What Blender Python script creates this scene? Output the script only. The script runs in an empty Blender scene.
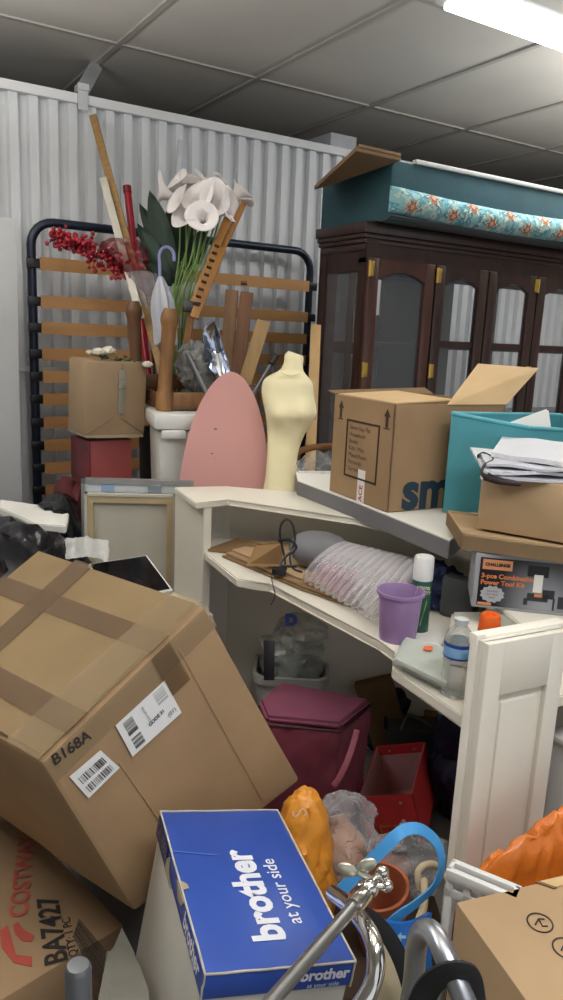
import bpy, bmesh, math, random
from mathutils import Vector, Matrix, noise
from math import sin, cos, pi, radians, sqrt, atan2
random.seed(7)
COL = bpy.context.scene.collection
V = Vector

# ------------------------------------------------------------------ camera model (real pose of the phone)
F = 750.0
YAW, PIT, ROL = radians(32), radians(12.5), radians(2.6)
CAM = V((0, 0, 1.55))
_fh = V((sin(YAW), cos(YAW), 0)); _r0 = V((cos(YAW), -sin(YAW), 0))
FW = (_fh * cos(PIT) + V((0, 0, -sin(PIT)))).normalized()
_u0 = _r0.cross(FW)
UP = (_u0 * cos(ROL) - _r0 * sin(ROL)).normalized()
RT = FW.cross(UP)
def ray(x, y): return FW + RT * ((x - 281.5) / F) - UP * ((y - 500) / F)
def at(x, y, d): return CAM + ray(x, y) * d                      # point at camera distance d
def onz(x, y, z): r = ray(x, y); return CAM + r * ((z - CAM.z) / r.z)
def onY(x, y, Y): r = ray(x, y); return CAM + r * (Y / r.y)
def onX(x, y, X): r = ray(x, y); return CAM + r * (X / r.x)
def onpl(x, y, P, N): r = ray(x, y); return CAM + r * ((P - CAM).dot(N) / r.dot(N))
def zat(y_px, p):                                                # height above p's (x, y) that shows at pixel row y
    lo, hi = -0.5, 3.2
    for _ in range(50):
        m = (lo + hi) / 2; q = V((p.x, p.y, m)) - CAM
        yy = 500 - F * q.dot(UP) / q.dot(FW)
        if yy > y_px: lo = m
        else: hi = m
    return lo

cam = bpy.data.objects.new('camera', bpy.data.cameras.new('camera')); COL.objects.link(cam)
R = Matrix((RT, UP, -FW)).transposed()
cam.matrix_world = Matrix.Translation(CAM) @ R.to_4x4()
cam.data.sensor_fit = 'AUTO'; cam.data.sensor_width = 36; cam.data.lens = 27.0
cam.data.clip_start = 0.02
bpy.context.scene.camera = cam

# ------------------------------------------------------------------ materials
def lin(h):
    h = h.lstrip('#'); o = []
    for i in (0, 2, 4):
        c = int(h[i:i+2], 16) / 255
        o.append(c / 12.92 if c <= .04045 else ((c + .055) / 1.055) ** 2.4)
    return (*o, 1)
_mc = {}
def mat(name, hx, rough=.6, metal=0., var=.12, scale=6., bump=0., bscale=40., spec=.5, stretch=None, emit=0, detail=4):
    if name in _mc: return _mc[name]
    m = bpy.data.materials.new(name); m.use_nodes = True; _mc[name] = m
    nt = m.node_tree; b = nt.nodes['Principled BSDF']
    c = lin(hx)
    b.inputs['Roughness'].default_value = rough; b.inputs['Metallic'].default_value = metal
    b.inputs['Specular IOR Level'].default_value = spec
    tc = nt.nodes.new('ShaderNodeTexCoord'); src = tc.outputs['Object']
    if stretch:
        mp = nt.nodes.new('ShaderNodeMapping'); mp.inputs['Scale'].default_value = stretch
        nt.links.new(src, mp.inputs[0]); src = mp.outputs[0]
    n = nt.nodes.new('ShaderNodeTexNoise'); n.inputs['Scale'].default_value = scale; n.inputs['Detail'].default_value = detail
    nt.links.new(src, n.inputs['Vector'])
    r = nt.nodes.new('ShaderNodeValToRGB')
    r.color_ramp.elements[0].position = .3; r.color_ramp.elements[1].position = .7
    r.color_ramp.elements[0].color = tuple(max(0, x * (1 - var)) for x in c[:3]) + (1,)
    r.color_ramp.elements[1].color = tuple(min(1, x * (1 + var)) for x in c[:3]) + (1,)
    nt.links.new(n.outputs['Fac'], r.inputs[0]); nt.links.new(r.outputs[0], b.inputs['Base Color'])
    if bump:
        n2 = nt.nodes.new('ShaderNodeTexNoise'); n2.inputs['Scale'].default_value = bscale; n2.inputs['Detail'].default_value = 3
        nt.links.new(src, n2.inputs['Vector'])
        bp = nt.nodes.new('ShaderNodeBump'); bp.inputs['Strength'].default_value = bump; bp.inputs['Distance'].default_value = .01
        nt.links.new(n2.outputs['Fac'], bp.inputs['Height']); nt.links.new(bp.outputs[0], b.inputs['Normal'])
    if emit:
        b.inputs['Emission Color'].default_value = c; b.inputs['Emission Strength'].default_value = emit
    return m
def film(name, hx, clear=.7, rough=.15, edge=.35, bump=0., bscale=30):
    """thin clear plastic or glass: part see-through, part glossy white"""
    if name in _mc: return _mc[name]
    m = bpy.data.materials.new(name); m.use_nodes = True; _mc[name] = m
    nt = m.node_tree; b = nt.nodes['Principled BSDF']; out = nt.nodes['Material Output']
    b.inputs['Base Color'].default_value = lin(hx); b.inputs['Roughness'].default_value = rough
    b.inputs['Specular IOR Level'].default_value = .8
    t = nt.nodes.new('ShaderNodeBsdfTransparent')
    lw = nt.nodes.new('ShaderNodeLayerWeight'); lw.inputs['Blend'].default_value = edge
    mr = nt.nodes.new('ShaderNodeMapRange')
    mr.inputs['To Min'].default_value = 1 - clear; mr.inputs['To Max'].default_value = min(1, 1 - clear + .55)
    nt.links.new(lw.outputs['Facing'], mr.inputs['Value'])
    mx = nt.nodes.new('ShaderNodeMixShader')
    nt.links.new(mr.outputs[0], mx.inputs[0]); nt.links.new(t.outputs[0], mx.inputs[1]); nt.links.new(b.outputs[0], mx.inputs[2])
    nt.links.new(mx.outputs[0], out.inputs['Surface'])
    if bump:
        tc = nt.nodes.new('ShaderNodeTexCoord')
        n2 = nt.nodes.new('ShaderNodeTexNoise'); n2.inputs['Scale'].default_value = bscale; n2.inputs['Detail'].default_value = 4
        nt.links.new(tc.outputs['Object'], n2.inputs['Vector'])
        bp = nt.nodes.new('ShaderNodeBump'); bp.inputs['Strength'].default_value = bump; bp.inputs['Distance'].default_value = .02
        nt.links.new(n2.outputs['Fac'], bp.inputs['Height']); nt.links.new(bp.outputs[0], b.inputs['Normal']); nt.links.new(bp.outputs[0], lw.inputs['Normal'])
    return m

CARD = mat('cardboard', '9c8060', .75, var=.10, scale=5, bump=.12, bscale=14, spec=.25)
CARD2 = mat('cardboard_pale', 'ad9270', .75, var=.07, scale=4, spec=.25)
CARDIN = mat('cardboard_inner', 'c4a87e', .8, var=.06, spec=.2)
CARDK = mat('cardboard_dark', '7a6244', .8, var=.12, spec=.2)
CARDG = mat('cardboard_grey_face', '8d8578', .8, var=.08)
TAPE = film('brown_tape', '6e5230', clear=.62, rough=.25, edge=.15)
CTAPE = film('clear_tape', 'a08a66', clear=.80, rough=.18, edge=.15)
WHITE = mat('white_laminate', 'd9d4c6', .45, var=.03, scale=2)
CREAM = mat('cream_board', 'e8e4d8', .55, var=.05, scale=3)
WPLAST = mat('white_plastic', 'd8d8d4', .35, var=.02)
WPAPER = mat('white_paper', 'dcdad2', .7, var=.03)
BLACK = mat('black_plastic', '15151a', .4, var=.1)
INK = mat('black_ink', '24211f', .7, var=.05)
NAVYM = mat('navy_metal', '20283a', .35, metal=.3, var=.08)
STEEL = mat('brushed_steel', 'b4b4b2', .28, metal=1., var=.05, scale=20)
CHROME = mat('chrome', 'd8d6d0', .1, metal=1., var=.03)
GREYP = mat('grey_board', '6c6c6e', .6, var=.06)

# ------------------------------------------------------------------ mesh builder (world coordinates)
class B:
    def __init__(s): s.bm = bmesh.new()
    def box(s, c, d, Rm=None, bev=0.):
        Rm = Rm or Matrix.Identity(3); c = V(c)
        vs = []
        for x in (-.5, .5):
            for y in (-.5, .5):
                for z in (-.5, .5): vs.append(c + Rm @ V((x * d[0], y * d[1], z * d[2])))
        return s.hexa(vs, bev)
    def hexa(s, vs, bev=0.):                                     # order: x,y,z binary
        v = [s.bm.verts.new(p) for p in vs]; fs = []
        for q in ((0, 1, 3, 2), (4, 6, 7, 5), (0, 4, 5, 1), (2, 3, 7, 6), (0, 2, 6, 4), (1, 5, 7, 3)):
            fs.append(s.bm.faces.new([v[i] for i in q]))
        if bev:
            es = list({e for f in fs for e in f.edges})
            bmesh.ops.bevel(s.bm, geom=es, offset=bev, segments=2, affect='EDGES', profile=.5)
        return s
    def prism(s, pts, ex, bev=0.):                               # closed polygon swept by ex
        ex = V(ex); a = [s.bm.verts.new(V(p)) for p in pts]; b = [s.bm.verts.new(V(p) + ex) for p in pts]
        n = len(pts); fs = [s.bm.faces.new(a[::-1]), s.bm.faces.new(b)]
        for i in range(n): fs.append(s.bm.faces.new((a[i], a[(i+1) % n], b[(i+1) % n], b[i])))
        if bev:
            es = [e for e in {e for f in fs for e in f.edges}]
            bmesh.ops.bevel(s.bm, geom=es, offset=bev, segments=2, affect='EDGES')
        return s
    def quad(s, pts): s.bm.faces.new([s.bm.verts.new(V(p)) for p in pts]); return s
    def tube(s, pts, r, n=10, caps=True, flat=None, closed=False):
        pts = [V(p) for p in pts]; m = len(pts); rs = r if isinstance(r, (list, tuple)) else [r] * m
        rings = []; prev = None
        for i, p in enumerate(pts):
            if closed: t = pts[(i+1) % m] - pts[i-1]
            else: t = pts[min(i+1, m-1)] - pts[max(i-1, 0)]
            t.normalize()
            if prev is None:
                a = flat.copy() if flat else (V((0, 0, 1)) if abs(t.z) < .9 else V((1, 0, 0)))
            else: a = prev
            a = a - t * a.dot(t)
            if a.length < 1e-6: a = t.orthogonal()
            a.normalize(); b = t.cross(a); prev = a
            rr = rs[i]
            ra, rb = rr if isinstance(rr, tuple) else (rr, rr)
            rings.append([s.bm.verts.new(p + a * (cos(2*pi*k/n) * ra) + b * (sin(2*pi*k/n) * rb)) for k in range(n)])
        rng = m if closed else m - 1
        for i in range(rng):
            A, C = rings[i], rings[(i+1) % m]
            for k in range(n): s.bm.faces.new((A[k], A[(k+1) % n], C[(k+1) % n], C[k]))
        if caps and not closed: s.bm.faces.new(rings[0][::-1]); s.bm.faces.new(rings[-1])
        return s
    def ribbon(s, pts, w, t, wdir):                              # flat strap: width along wdir
        return s.tube(pts, [(w / 2, t / 2)] * len(pts), n=8, flat=V(wdir))
    def lathe(s, prof, o, n=24, ax=V((0, 0, 1)), sx=1., sy=1.):
        o = V(o); ax = V(ax).normalized(); a = ax.orthogonal().normalized(); b = ax.cross(a); rings = []
        for r, z in prof:
            if r < 1e-6: rings.append([s.bm.verts.new(o + ax * z)])
            else: rings.append([s.bm.verts.new(o + ax * z + a * (cos(2*pi*k/n) * r * sx) + b * (sin(2*pi*k/n) * r * sy)) for k in range(n)])
        for A, C in zip(rings, rings[1:]):
            for k in range(n):
                k2 = (k+1) % n
                if len(A) == 1 and len(C) == 1: continue
                if len(A) == 1: s.bm.faces.new((A[0], C[k2], C[k]))
                elif len(C) == 1: s.bm.faces.new((A[k], A[k2], C[0]))
                else: s.bm.faces.new((A[k], A[k2], C[k2], C[k]))
        return s
    def sph(s, c, r, sub=2, scl=(1, 1, 1), Rm=None):
        g = bmesh.ops.create_icosphere(s.bm, subdivisions=sub, radius=1.0)
        Rm = Rm or Matrix.Identity(3)
        for v in g['verts']: v.co = V(c) + Rm @ V((v.co.x * r * scl[0], v.co.y * r * scl[1], v.co.z * r * scl[2]))
        return s
    def patch(s, fn, nu, nv):
        g = [[s.bm.verts.new(V(fn(i / nu, j / nv))) for j in range(nv + 1)] for i in range(nu + 1)]
        for i in range(nu):
            for j in range(nv): s.bm.faces.new((g[i][j], g[i+1][j], g[i+1][j+1], g[i][j+1]))
        return s
    def solidify(s, t):
        bmesh.ops.recalc_face_normals(s.bm, faces=s.bm.faces[:])
        bmesh.ops.solidify(s.bm, geom=s.bm.faces[:], thickness=t); return s
    def crumple(s, amp, sc, seed=0, ridge=True):
        s.bm.normal_update()
        off = V((seed * 3.7, seed * 1.3, seed * 7.1)); mv = []
        for v in s.bm.verts:
            p = v.co * sc + off
            d = noise.noise(p) + .4 * noise.noise(p * 2.1)
            if ridge:
                p = p + .35 * V((noise.noise(p * .9 + V((3, 1, 4))), noise.noise(p * .9 + V((8, 2, 7))), noise.noise(p * .9 + V((1, 9, 5)))))
                d = .5 * d + 1.1 * (.45 - 1.6 * abs(noise.noise(p * 1.3 + V((5, 2, 9))))) + .5 * (.4 - 1.6 * abs(noise.noise(p * 2.9 + V((2, 7, 1)))))
            mv.append(v.normal * (d * amp))
        for v, m_ in zip(s.bm.verts, mv): v.co += m_
        return s
    def floor_at(s, z):
        for v in s.bm.verts:
            if v.co.z < z: v.co.z = z
        return s

ORI = {}
def obj(name, b, m, parent=None, smooth=True, angle=40, label=None):
    bm = b.bm if isinstance(b, B) else b
    bmesh.ops.recalc_face_normals(bm, faces=bm.faces[:])
    if parent is not None: o0 = ORI[parent.name]
    else:
        xs = [v.co for v in bm.verts]
        o0 = V(((min(v.x for v in xs) + max(v.x for v in xs)) / 2, (min(v.y for v in xs) + max(v.y for v in xs)) / 2, min(v.z for v in xs)))
    for v in bm.verts: v.co -= o0
    me = bpy.data.meshes.new(name); bm.to_mesh(me); bm.free()
    if m: me.materials.append(m)
    if smooth:
        for p in me.polygons: p.use_smooth = True
        me.set_sharp_from_angle(angle=radians(angle))
    o = bpy.data.objects.new(name, me); COL.objects.link(o)
    if parent is not None: o.parent = parent
    else: o.location = o0
    ORI[o.name] = o0
    if label: o['label'] = label
    return o
def tag(o, label, cat, group=None):
    o['label'] = label; o['category'] = cat
    if group: o['group'] = group
    return o
def struct(name, b, m, smooth=False): o = obj(name, b, m, None, smooth); o['kind'] = 'structure'; return o
def thing(name, label, cat, loc, group=None):
    o = bpy.data.objects.new(name, None); COL.objects.link(o); o.empty_display_size = .05
    o.location = V(loc); ORI[o.name] = V(loc); return tag(o, label, cat, group)
def text(parent, s, P, u, v, size, m, name='lettering', bold=0., n_off=.0015, ax='CENTER', shear=0., sx=1.):
    """flat lettering on a face: u = reading direction, v = up direction of the letters"""
    u = V(u).normalized(); v = V(v); v = (v - u * v.dot(u)).normalized(); n = u.cross(v)
    cu = bpy.data.curves.new('t', 'FONT'); cu.body = s; cu.size = size; cu.align_x = ax; cu.align_y = 'CENTER'; cu.offset = bold; cu.shear = shear
    cu.resolution_u = 3
    to = bpy.data.objects.new('t', cu); COL.objects.link(to)
    dg = bpy.context.evaluated_depsgraph_get(); dg.update()
    me = bpy.data.meshes.new_from_object(to.evaluated_get(dg)); bpy.data.objects.remove(to)
    o0 = ORI[parent.name]
    for w in me.vertices: w.co = V(P) + u * w.co.x * sx + v * w.co.y + n * n_off - o0
    me.name = name; me.materials.clear(); me.materials.append(m)
    o = bpy.data.objects.new(name, me); COL.objects.link(o); o.parent = parent; ORI[o.name] = o0; return o
def rot_to(ex, ez=V((0, 0, 1))):
    ex = V(ex).normalized(); ez = V(ez); ey = ez.cross(ex).normalized(); ez = ex.cross(ey)
    return Matrix((ex, ey, ez)).transposed()
def rotz(a): return Matrix.Rotation(radians(a), 3, 'Z')
def eul(a, b, c): return Matrix.Rotation(radians(c), 3, 'Z') @ Matrix.Rotation(radians(b), 3, 'Y') @ Matrix.Rotation(radians(a), 3, 'X')
def lerp(a, b, t): return a + (b - a) * t
def bez(p0, p1, p2, n=10):
    p0, p1, p2 = V(p0), V(p1), V(p2)
    return [p0 * (1-t)**2 + p1 * 2*t*(1-t) + p2 * t*t for t in [i / n for i in range(n + 1)]]
def smoothpath(pts, n=6):
    pts = [V(p) for p in pts]; out = []
    for i in range(len(pts) - 1):
        p0 = pts[max(i-1, 0)]; p1 = pts[i]; p2 = pts[i+1]; p3 = pts[min(i+2, len(pts)-1)]
        for k in range(n):
            t = k / n
            out.append(.5 * ((2*p1) + (p2-p0)*t + (2*p0-5*p1+4*p2-p3)*t*t + (3*p1-p0-3*p2+p3)*t**3))
    return out + [pts[-1]]
def hit(x, y):
    dg = bpy.context.evaluated_depsgraph_get(); dg.update()
    ok, loc, *_ = bpy.context.scene.ray_cast(dg, CAM, ray(x, y).normalized())
    return loc if ok else at(x, y, 1.5)
class Fr:
    """a box frame: P(a,b,c) with a,b,c in 0..1"""
    def __init__(s, c, d, Rm): s.c, s.d, s.R = V(c), d, Rm
    def P(s, a, b, c): return s.c + s.R @ V(((a-.5)*s.d[0], (b-.5)*s.d[1], (c-.5)*s.d[2]))
    def X(s): return s.R @ V((1, 0, 0))
    def Y(s): return s.R @ V((0, 1, 0))
    def Z(s): return s.R @ V((0, 0, 1))

# ------------------------------------------------------------------ SETTING
CEIL = mat('ceiling_tile', 'c6c2bb', .9, var=.05, scale=1.5)
b = B(); b.box((1.5, 2, -.05), (9, 10, .1))
struct('floor', b, mat('concrete_floor', '6d6a64', .8, var=.15, scale=3))
b = B(); b.box((1.5, 2, 2.96), (9, 10, .1))
struct('ceiling', b, CEIL)
b = B()
GRID = mat('ceiling_grid', 'a9a6a0', .6, var=.03)
for k in range(-4, 6): b.box((1.40 + .785 * k, 2, 2.9075), (.028, 10, .012))
for k in range(-4, 3): b.box((1.5, 3.95 + 1.29 * k, 2.908), (9, .028, .012))
struct('trim_1', b, GRID)
# corrugated partition wall at the back, stopping short of the ceiling
WALLM = mat('corrugated_white_metal', 'd2d5d8', .35, metal=.0, var=.03, scale=1.2)
b = B(); per = .094; x = -2.8; prof = []
while x < 5.9:
    prof += [(x, 0), (x + .042, 0), (x + .048, .034), (x + .086, .034)]; x += per
top = [b.bm.verts.new((px, 3.95 + py, 2.615)) for px, py in prof]; bot = [b.bm.verts.new((px, 3.95 + py, 0)) for px, py in prof]
for i in range(len(prof) - 1): b.bm.faces.new((bot[i], bot[i+1], top[i+1], top[i]))
struct('wall_back', b, WALLM)
b = B(); b.box((1.55, 3.955, 2.62), (8.8, .05, .045), bev=.004)
struct('trim_2', b, mat('white_track', 'd6d8da', .4, var=.02))
b = B(); b.box((.4, 3.935, 1.32), (1.3, .02, .022)); struct('trim_3', b, WPLAST)
b = B(); b.box((1.5, 6.9, 1.4), (9, .1, 3.0)); struct('wall_far', b, mat('far_wall', '4a4b50', .9))
b = B(); b.box((-2.9, 2, 1.4), (.1, 10, 3.0)); struct('wall_left', b, mat('painted_wall', 'aaa69e'))
b = B(); b.box((5.9, 2, 1.4), (.1, 10, 3.0)); struct('wall_right', b, mat('painted_wall', 'aaa69e'))

# ------------------------------------------------------------------ LIGHTS
EMIT = mat('lit_diffuser', 'f4f6f8', .5, var=0, emit=3.2)
def fixture(loc, L, W, label, ry=0, power=40, hide=False):
    t = thing('fluorescent_light', label, 'ceiling light', V(loc))
    z = loc[2]; dx, dy = (L, W) if not ry else (W, L)
    b = B(); b.box((loc[0], loc[1], z), (dx, dy, .05), bev=.006); obj('housing', b, WPLAST, t)
    b = B(); b.box((loc[0], loc[1], z - .035), (dx - .04, dy - .05, .03), bev=.01); obj('diffuser', b, EMIT, t)
    l = bpy.data.lights.new('lamp_glow', 'AREA'); l.shape = 'RECTANGLE'; l.size = dx; l.size_y = dy; l.energy = power; l.color = (.97, .98, 1.0)
    lo = bpy.data.objects.new('lamp_glow', l); COL.objects.link(lo); lo.location = (loc[0], loc[1], z - .07)
fixture((3.35, 2.42, 2.87), 2.3, .25, 'white fluorescent batten on ceiling above glass cabinet', power=13)
fixture((.9, -.2, 2.87), 1.8, .4, 'unseen white ceiling light panel behind the camera for fill', power=30)  # unseen ceiling panel, added for fill from behind the camera
fixture((-.8, 2.2, 2.87), 1.2, .3, 'unseen white ceiling light panel out of frame for fill', ry=1, power=10)  # second unseen panel, extra fill from the left
def helper(loc, L, label, power):  # unseen uplights added around the view to brighten the ceiling
    t = thing('helper_uplight', label, 'ceiling light', V(loc))
    b = B(); b.box(loc, (L, .09, .05), bev=.008); obj('housing', b, WPLAST, t)
    b = B(); 
    for sx in (-.4, .4): b.tube([V(loc) + V((sx * L, 0, .025)), V((loc[0] + sx * L, loc[1], 2.91))], .003, 6)
    obj('suspension', b, STEEL, t)
    l = bpy.data.lights.new('uplight_glow', 'AREA'); l.shape = 'RECTANGLE'; l.size = L; l.size_y = .08; l.energy = power; l.color = (1, .97, .93)
    lo = bpy.data.objects.new('uplight_glow', l); COL.objects.link(lo); lo.location = (loc[0], loc[1], loc[2] + .04); lo.rotation_euler = (pi, 0, 0)
helper((.6, .9, 2.42), 1.5, 'slim white pendant uplight added out of view above the camera', 34)
helper((-.2, 2.7, 2.30), 1.0, 'slim white pendant uplight added out of view at left near the back wall', 55)
helper((4.0, 2.0, 2.36), 1.2, 'slim white pendant uplight added out of view at right near the cabinet', 65)
w = bpy.data.worlds.new('world'); bpy.context.scene.world = w; w.use_nodes = True
w.node_tree.nodes['Background'].inputs[0].default_value = (.92, .96, 1.0, 1); w.node_tree.nodes['Background'].inputs[1].default_value = .75
sc = bpy.context.scene
sc.view_settings.view_transform = 'Standard'; sc.view_settings.exposure = 0.15

# ------------------------------------------------------------------ BACK WALL ITEMS
b = B(); pA, pB = onY(84, 108, 3.91), onz(97, 68, 2.9)
pA = onY(83, 104, 3.925); pB = V((1.405, 4.3, 2.905))
pM = V((pA.x + .01, 3.99, 2.66))
b.box(lerp(pM, pB, .5), ((pB - pM).length, .065, .012), rot_to(pB - pM, V((0, -1, 0))))
b.box((pA.x, 3.925, 2.63), (.05, .006, .12)); b.box((pA.x + .004, 3.955, 2.672), (.05, .08, .03))
tag(obj('steel_bracket', b, mat('galvanised', 'c2c5c7', .4, metal=.2)), 'galvanised steel hanger strip joining wall top to ceiling', 'bracket')
b = B(); p1, p2 = onY(181, 140, 3.944), onY(175, 196, 3.944); b.box(lerp(p1, p2, .5), ((p2 - p1).length, .022, .006), rot_to(p2 - p1, V((0, -1, 0))))
tag(obj('hanging_strap', b, mat('galvanised_pale', 'b9bcbe', .4, metal=.4)), 'thin perforated metal strap hanging on corrugated wall behind the lilies', 'strap')
b = B(); p = onY(332, 145, 4.25); b.box((p.x + .02, 4.3, 2.70), (.2, .3, .16), bev=.006)
b.box((p.x + .02, 4.3, 1.31), (.06, .06, 2.62))
tag(obj('white_duct', b, mat('duct_white', 'b9bdc2', .5)), 'small white duct box poking above the corrugated wall', 'duct')
b = B(); b.box((.42, 3.63, 1.0), (.76, .035, 1.98), eul(2.2, 0, 0), bev=.003)
tag(obj('leaning_board', b, mat('panel_white', 'bfc1c2', .5, var=.03, scale=2)), 'tall plain white board leaning on wall at far left', 'board')

# bed frame standing on end
FY = 3.85
bed = thing('bed_frame', 'dark navy metal bed frame with wooden slats standing on end', 'bed frame', (1.75, FY, 0))
TL, TR = onY(30, 222, FY), onY(313, 257, FY)
xl, xr, zt = TL.x + .002, TR.x - .015, 2.022
b = B(); rr = .11
path = [V((xl, FY, 0)), V((xl, FY, zt - rr))] + [V((xl + rr - rr*cos(a), FY, zt - rr + rr*sin(a))) for a in [pi/2*i/6 for i in range(1, 7)]] + \
       [V((xr - rr + rr*sin(a), FY, zt - rr + rr*cos(a))) for a in [pi/2*i/6 for i in range(0, 7)]] + [V((xr, FY, 0))]
b.tube(path, [(.022, .022)] * len(path), n=10, flat=V((0, 1, 0)))
obj('frame_tube', b, NAVYM, bed)
SL = mat('birch_slat', 'b98a57', .55, var=.10, scale=3, stretch=(1, 6, 6))
zs = [1.826, 1.65, 1.525, 1.40, 1.290, 1.178, 1.062, .946, .83, .715, .6, .485, .37, .255]
for z in zs:
    b = B(); b.patch(lambda u, v: V((lerp(xl + .03, xr - .03, u), FY - .035 - .02*sin(pi*u) , z + (v - .5) * .060)), 12, 1); b.solidify(.009)
    obj('slat', b, SL, bed)
for z in zs:
    for x in (xl, xr):
        b = B(); b.box((x, FY - .03, z), (.06, .02, .045), bev=.004); obj('slat_holder', b, BLACK, bed)

# ------------------------------------------------------------------ CHINA CABINET
WOOD = mat('mahogany', '33211d', .32, var=.3, scale=4, stretch=(6, 6, 1))
WOODR = mat('mahogany_red', '45271f', .32, var=.3, scale=4, stretch=(6, 6, 1))
GLASS = film('cabinet_glass', '9aa0a6', clear=.90, rough=.03, edge=.2)
BRASS = mat('brass', 'c9a552', .3, metal=.8, var=.08)
cab = thing('china_cabinet', 'dark mahogany glass-fronted china cabinet with brass hinges', 'cabinet', (2.9, 2.9, 0))
CX0, CY0, CX1, CY1, CT = 2.055, 2.70, 3.92, 3.04, 1.99
b = B(); b.box(((CX0+CX1)/2, (CY0+CY1)/2, .42), (CX1-CX0+.06, CY1-CY0+.06, .84), bev=.01)
for k in range(5):
    x0 = CX0 + .02 + k * .375
    b.box((x0 + .18, CY0 - .035, .42), (.33, .02, .7), bev=.008)
obj('base_cupboard', b, WOOD, cab)
b = B()
for x in (CX0 + .03, CX1 - .03):
    b.box((x, CY0 + .02, 1.41), (.06, .05, 1.14)); b.box((x, CY1 - .02, 1.41), (.06, .05, 1.14))
b.box((CX0 + .03, (CY0+CY1)/2, 1.905), (.05, CY1-CY0, .15)); b.box((CX0 + .03, (CY0+CY1)/2, 1.50), (.04, CY1-CY0, .05)); b.box((CX0 + .03, (CY0+CY1)/2, .9), (.05, CY1-CY0, .1))
b.box((CX0 + .03, CY0 + .10, 1.41), (.035, .05, 1.14)); b.box((CX0 + .03, CY1 - .085, 1.41), (.035, .08, 1.14))
b.box(((CX0+CX1)/2, CY0 + .02, 1.935), (CX1-CX0, .05, .10)); b.box((CX0 + .03, CY0 + .02, 1.93), (.06, .06, .13))
b.box(((CX0+CX1)/2, (CY0+CY1)/2, 1.965), (CX1-CX0, CY1-CY0, .03))
b.box(((CX0+CX1)/2, CY1 - .01, 1.91), (CX1-CX0, .02, .13))
# back boards, open in places so the corrugated wall shows through the glass
def bxx(px): return onY(px, 300, CY1).x
for a_, c_, z0_, z1_ in ((CX0, bxx(369), .85, 1.96), (bxx(369), bxx(389), .85, 1.66), (bxx(369), bxx(389), 1.83, 1.96), (bxx(389), bxx(452), .85, 1.96), (bxx(484), bxx(497), .85, 1.96)):
    b.box(((a_+c_)/2, CY1 - .004, (z0_+z1_)/2), (c_-a_, .008, z1_-z0_))
for k in range(6): b.box((CX0 + .03 + k * .363, CY1 - .01, 1.41), (.05, .02, 1.14))
obj('carcass', b, WOOD, cab)
b = B()
for i, (o, z0, z1) in enumerate(((.004, 1.915, 1.945), (.010, 1.945, 1.965), (.016, 1.965, 1.985), (.022, 1.985, 2.03))):
    b.box(((CX0+CX1)/2, (CY0+CY1)/2, (z0+z1)/2), (CX1-CX0 + 2*o, CY1-CY0 + 2*o, z1-z0), bev=.005)
obj('crown_moulding', b, WOOD, cab)
for z in (1.52, 1.18):
    b = B(); b.box(((CX0+CX1)/2, (CY0+CY1)/2, z), (CX1-CX0-.06, CY1-CY0-.06, .022)); obj('shelf', b, WOOD, cab)
xe = [2.055, 2.445, 2.785, 3.135, 3.475, 3.86]
for i in range(5):
    a, c = xe[i] + .004, xe[i+1] - .004; z0, z1 = .88, 1.885
    b = B(); fw = .058
    b.box((a + fw/2, CY0 - .012, (z0+z1)/2), (fw, .03, z1-z0), bev=.005); b.box((c - fw/2, CY0 - .012, (z0+z1)/2), (fw, .03, z1-z0), bev=.005)
    b.box(((a+c)/2, CY0 - .012, z0 + .04), (c-a-2*fw, .028, .08)); 
    n = 10; pts = [V((a + fw, CY0 - .026, z1)), V((c - fw, CY0 - .026, z1))]
    w_ = (c - a - 2*fw)
    for k in range(n + 1):
        u = k / n; pts.append(V((c - fw - u*w_, CY0 - .026, z1 - .085 + .035 * sin(pi*u))))
    b.prism(pts, (0, .028, 0))
    if i: b.box(((a+c)/2, CY0 - .008, 1.535), (c-a-2*fw, .018, .03))
    d = obj('door', b, WOODR if i == 0 else WOOD, cab)
    b = B(); b.box(((a+c)/2, CY0 - .008, (z0+z1)/2), (c-a-2*fw + .01, .004, z1-z0-.1)); obj('pane', b, GLASS, d)
    hx = a if i in (0, 1, 4) else c
    for z in (1.84, 1.41, 1.0):
        b = B(); b.box((hx + (.014 if hx == a else -.014), CY0 - .03, z), (.024, .008, .062), bev=.003); b.tube([(hx, CY0 - .032, z - .033), (hx, CY0 - .032, z + .033)], .006, 8)
        obj('hinge', b, BRASS, d)
b = B(); b.box((CX0 + .012, (CY0+CY1)/2, 1.4), (.004, CY1-CY0-.08, 1.05)); obj('side_pane', b, GLASS, cab)

# teal upholstered base on top of the cabinet
TEAL = mat('teal_upholstery', '2b4f58', .8, var=.12, scale=8, bump=.1, bscale=60)
tb = thing('upholstered_base', 'teal upholstered mattress base with floral bolster lying on cabinet top', 'bed base', (2.9, 2.85, 2.03))
TX0, TY0, TX1, TY1 = 2.075, 2.585, 3.95, 3.09
b = B(); b.box(((TX0+TX1)/2, (TY0+TY1)/2, 2.148), (TX1-TX0, TY1-TY0, .232), bev=.012); obj('padding', b, TEAL, tb)
b = B(); b.box(((TX0+TX1)/2 + .06, TY0 + .005, 2.272), (TX1-TX0 - .12, .03, .018), bev=.004); obj('edging', b, WPLAST, tb)
FLO = bpy.data.materials.new('floral_fabric'); FLO.use_nodes = True; nt = FLO.node_tree; pb = nt.nodes['Principled BSDF']; pb.inputs['Roughness'].default_value = .9; pb.inputs['Specular IOR Level'].default_value = .1
tc = nt.nodes.new('ShaderNodeTexCoord'); mp = nt.nodes.new('ShaderNodeMapping'); mp.inputs['Scale'].default_value = (1, .001, 1.0)
nt.links.new(tc.outputs['Object'], mp.inputs[0])
vo = nt.nodes.new('ShaderNodeTexVoronoi'); vo.inputs['Scale'].default_value = 6.0; vo.inputs['Randomness'].default_value = .55
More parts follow.
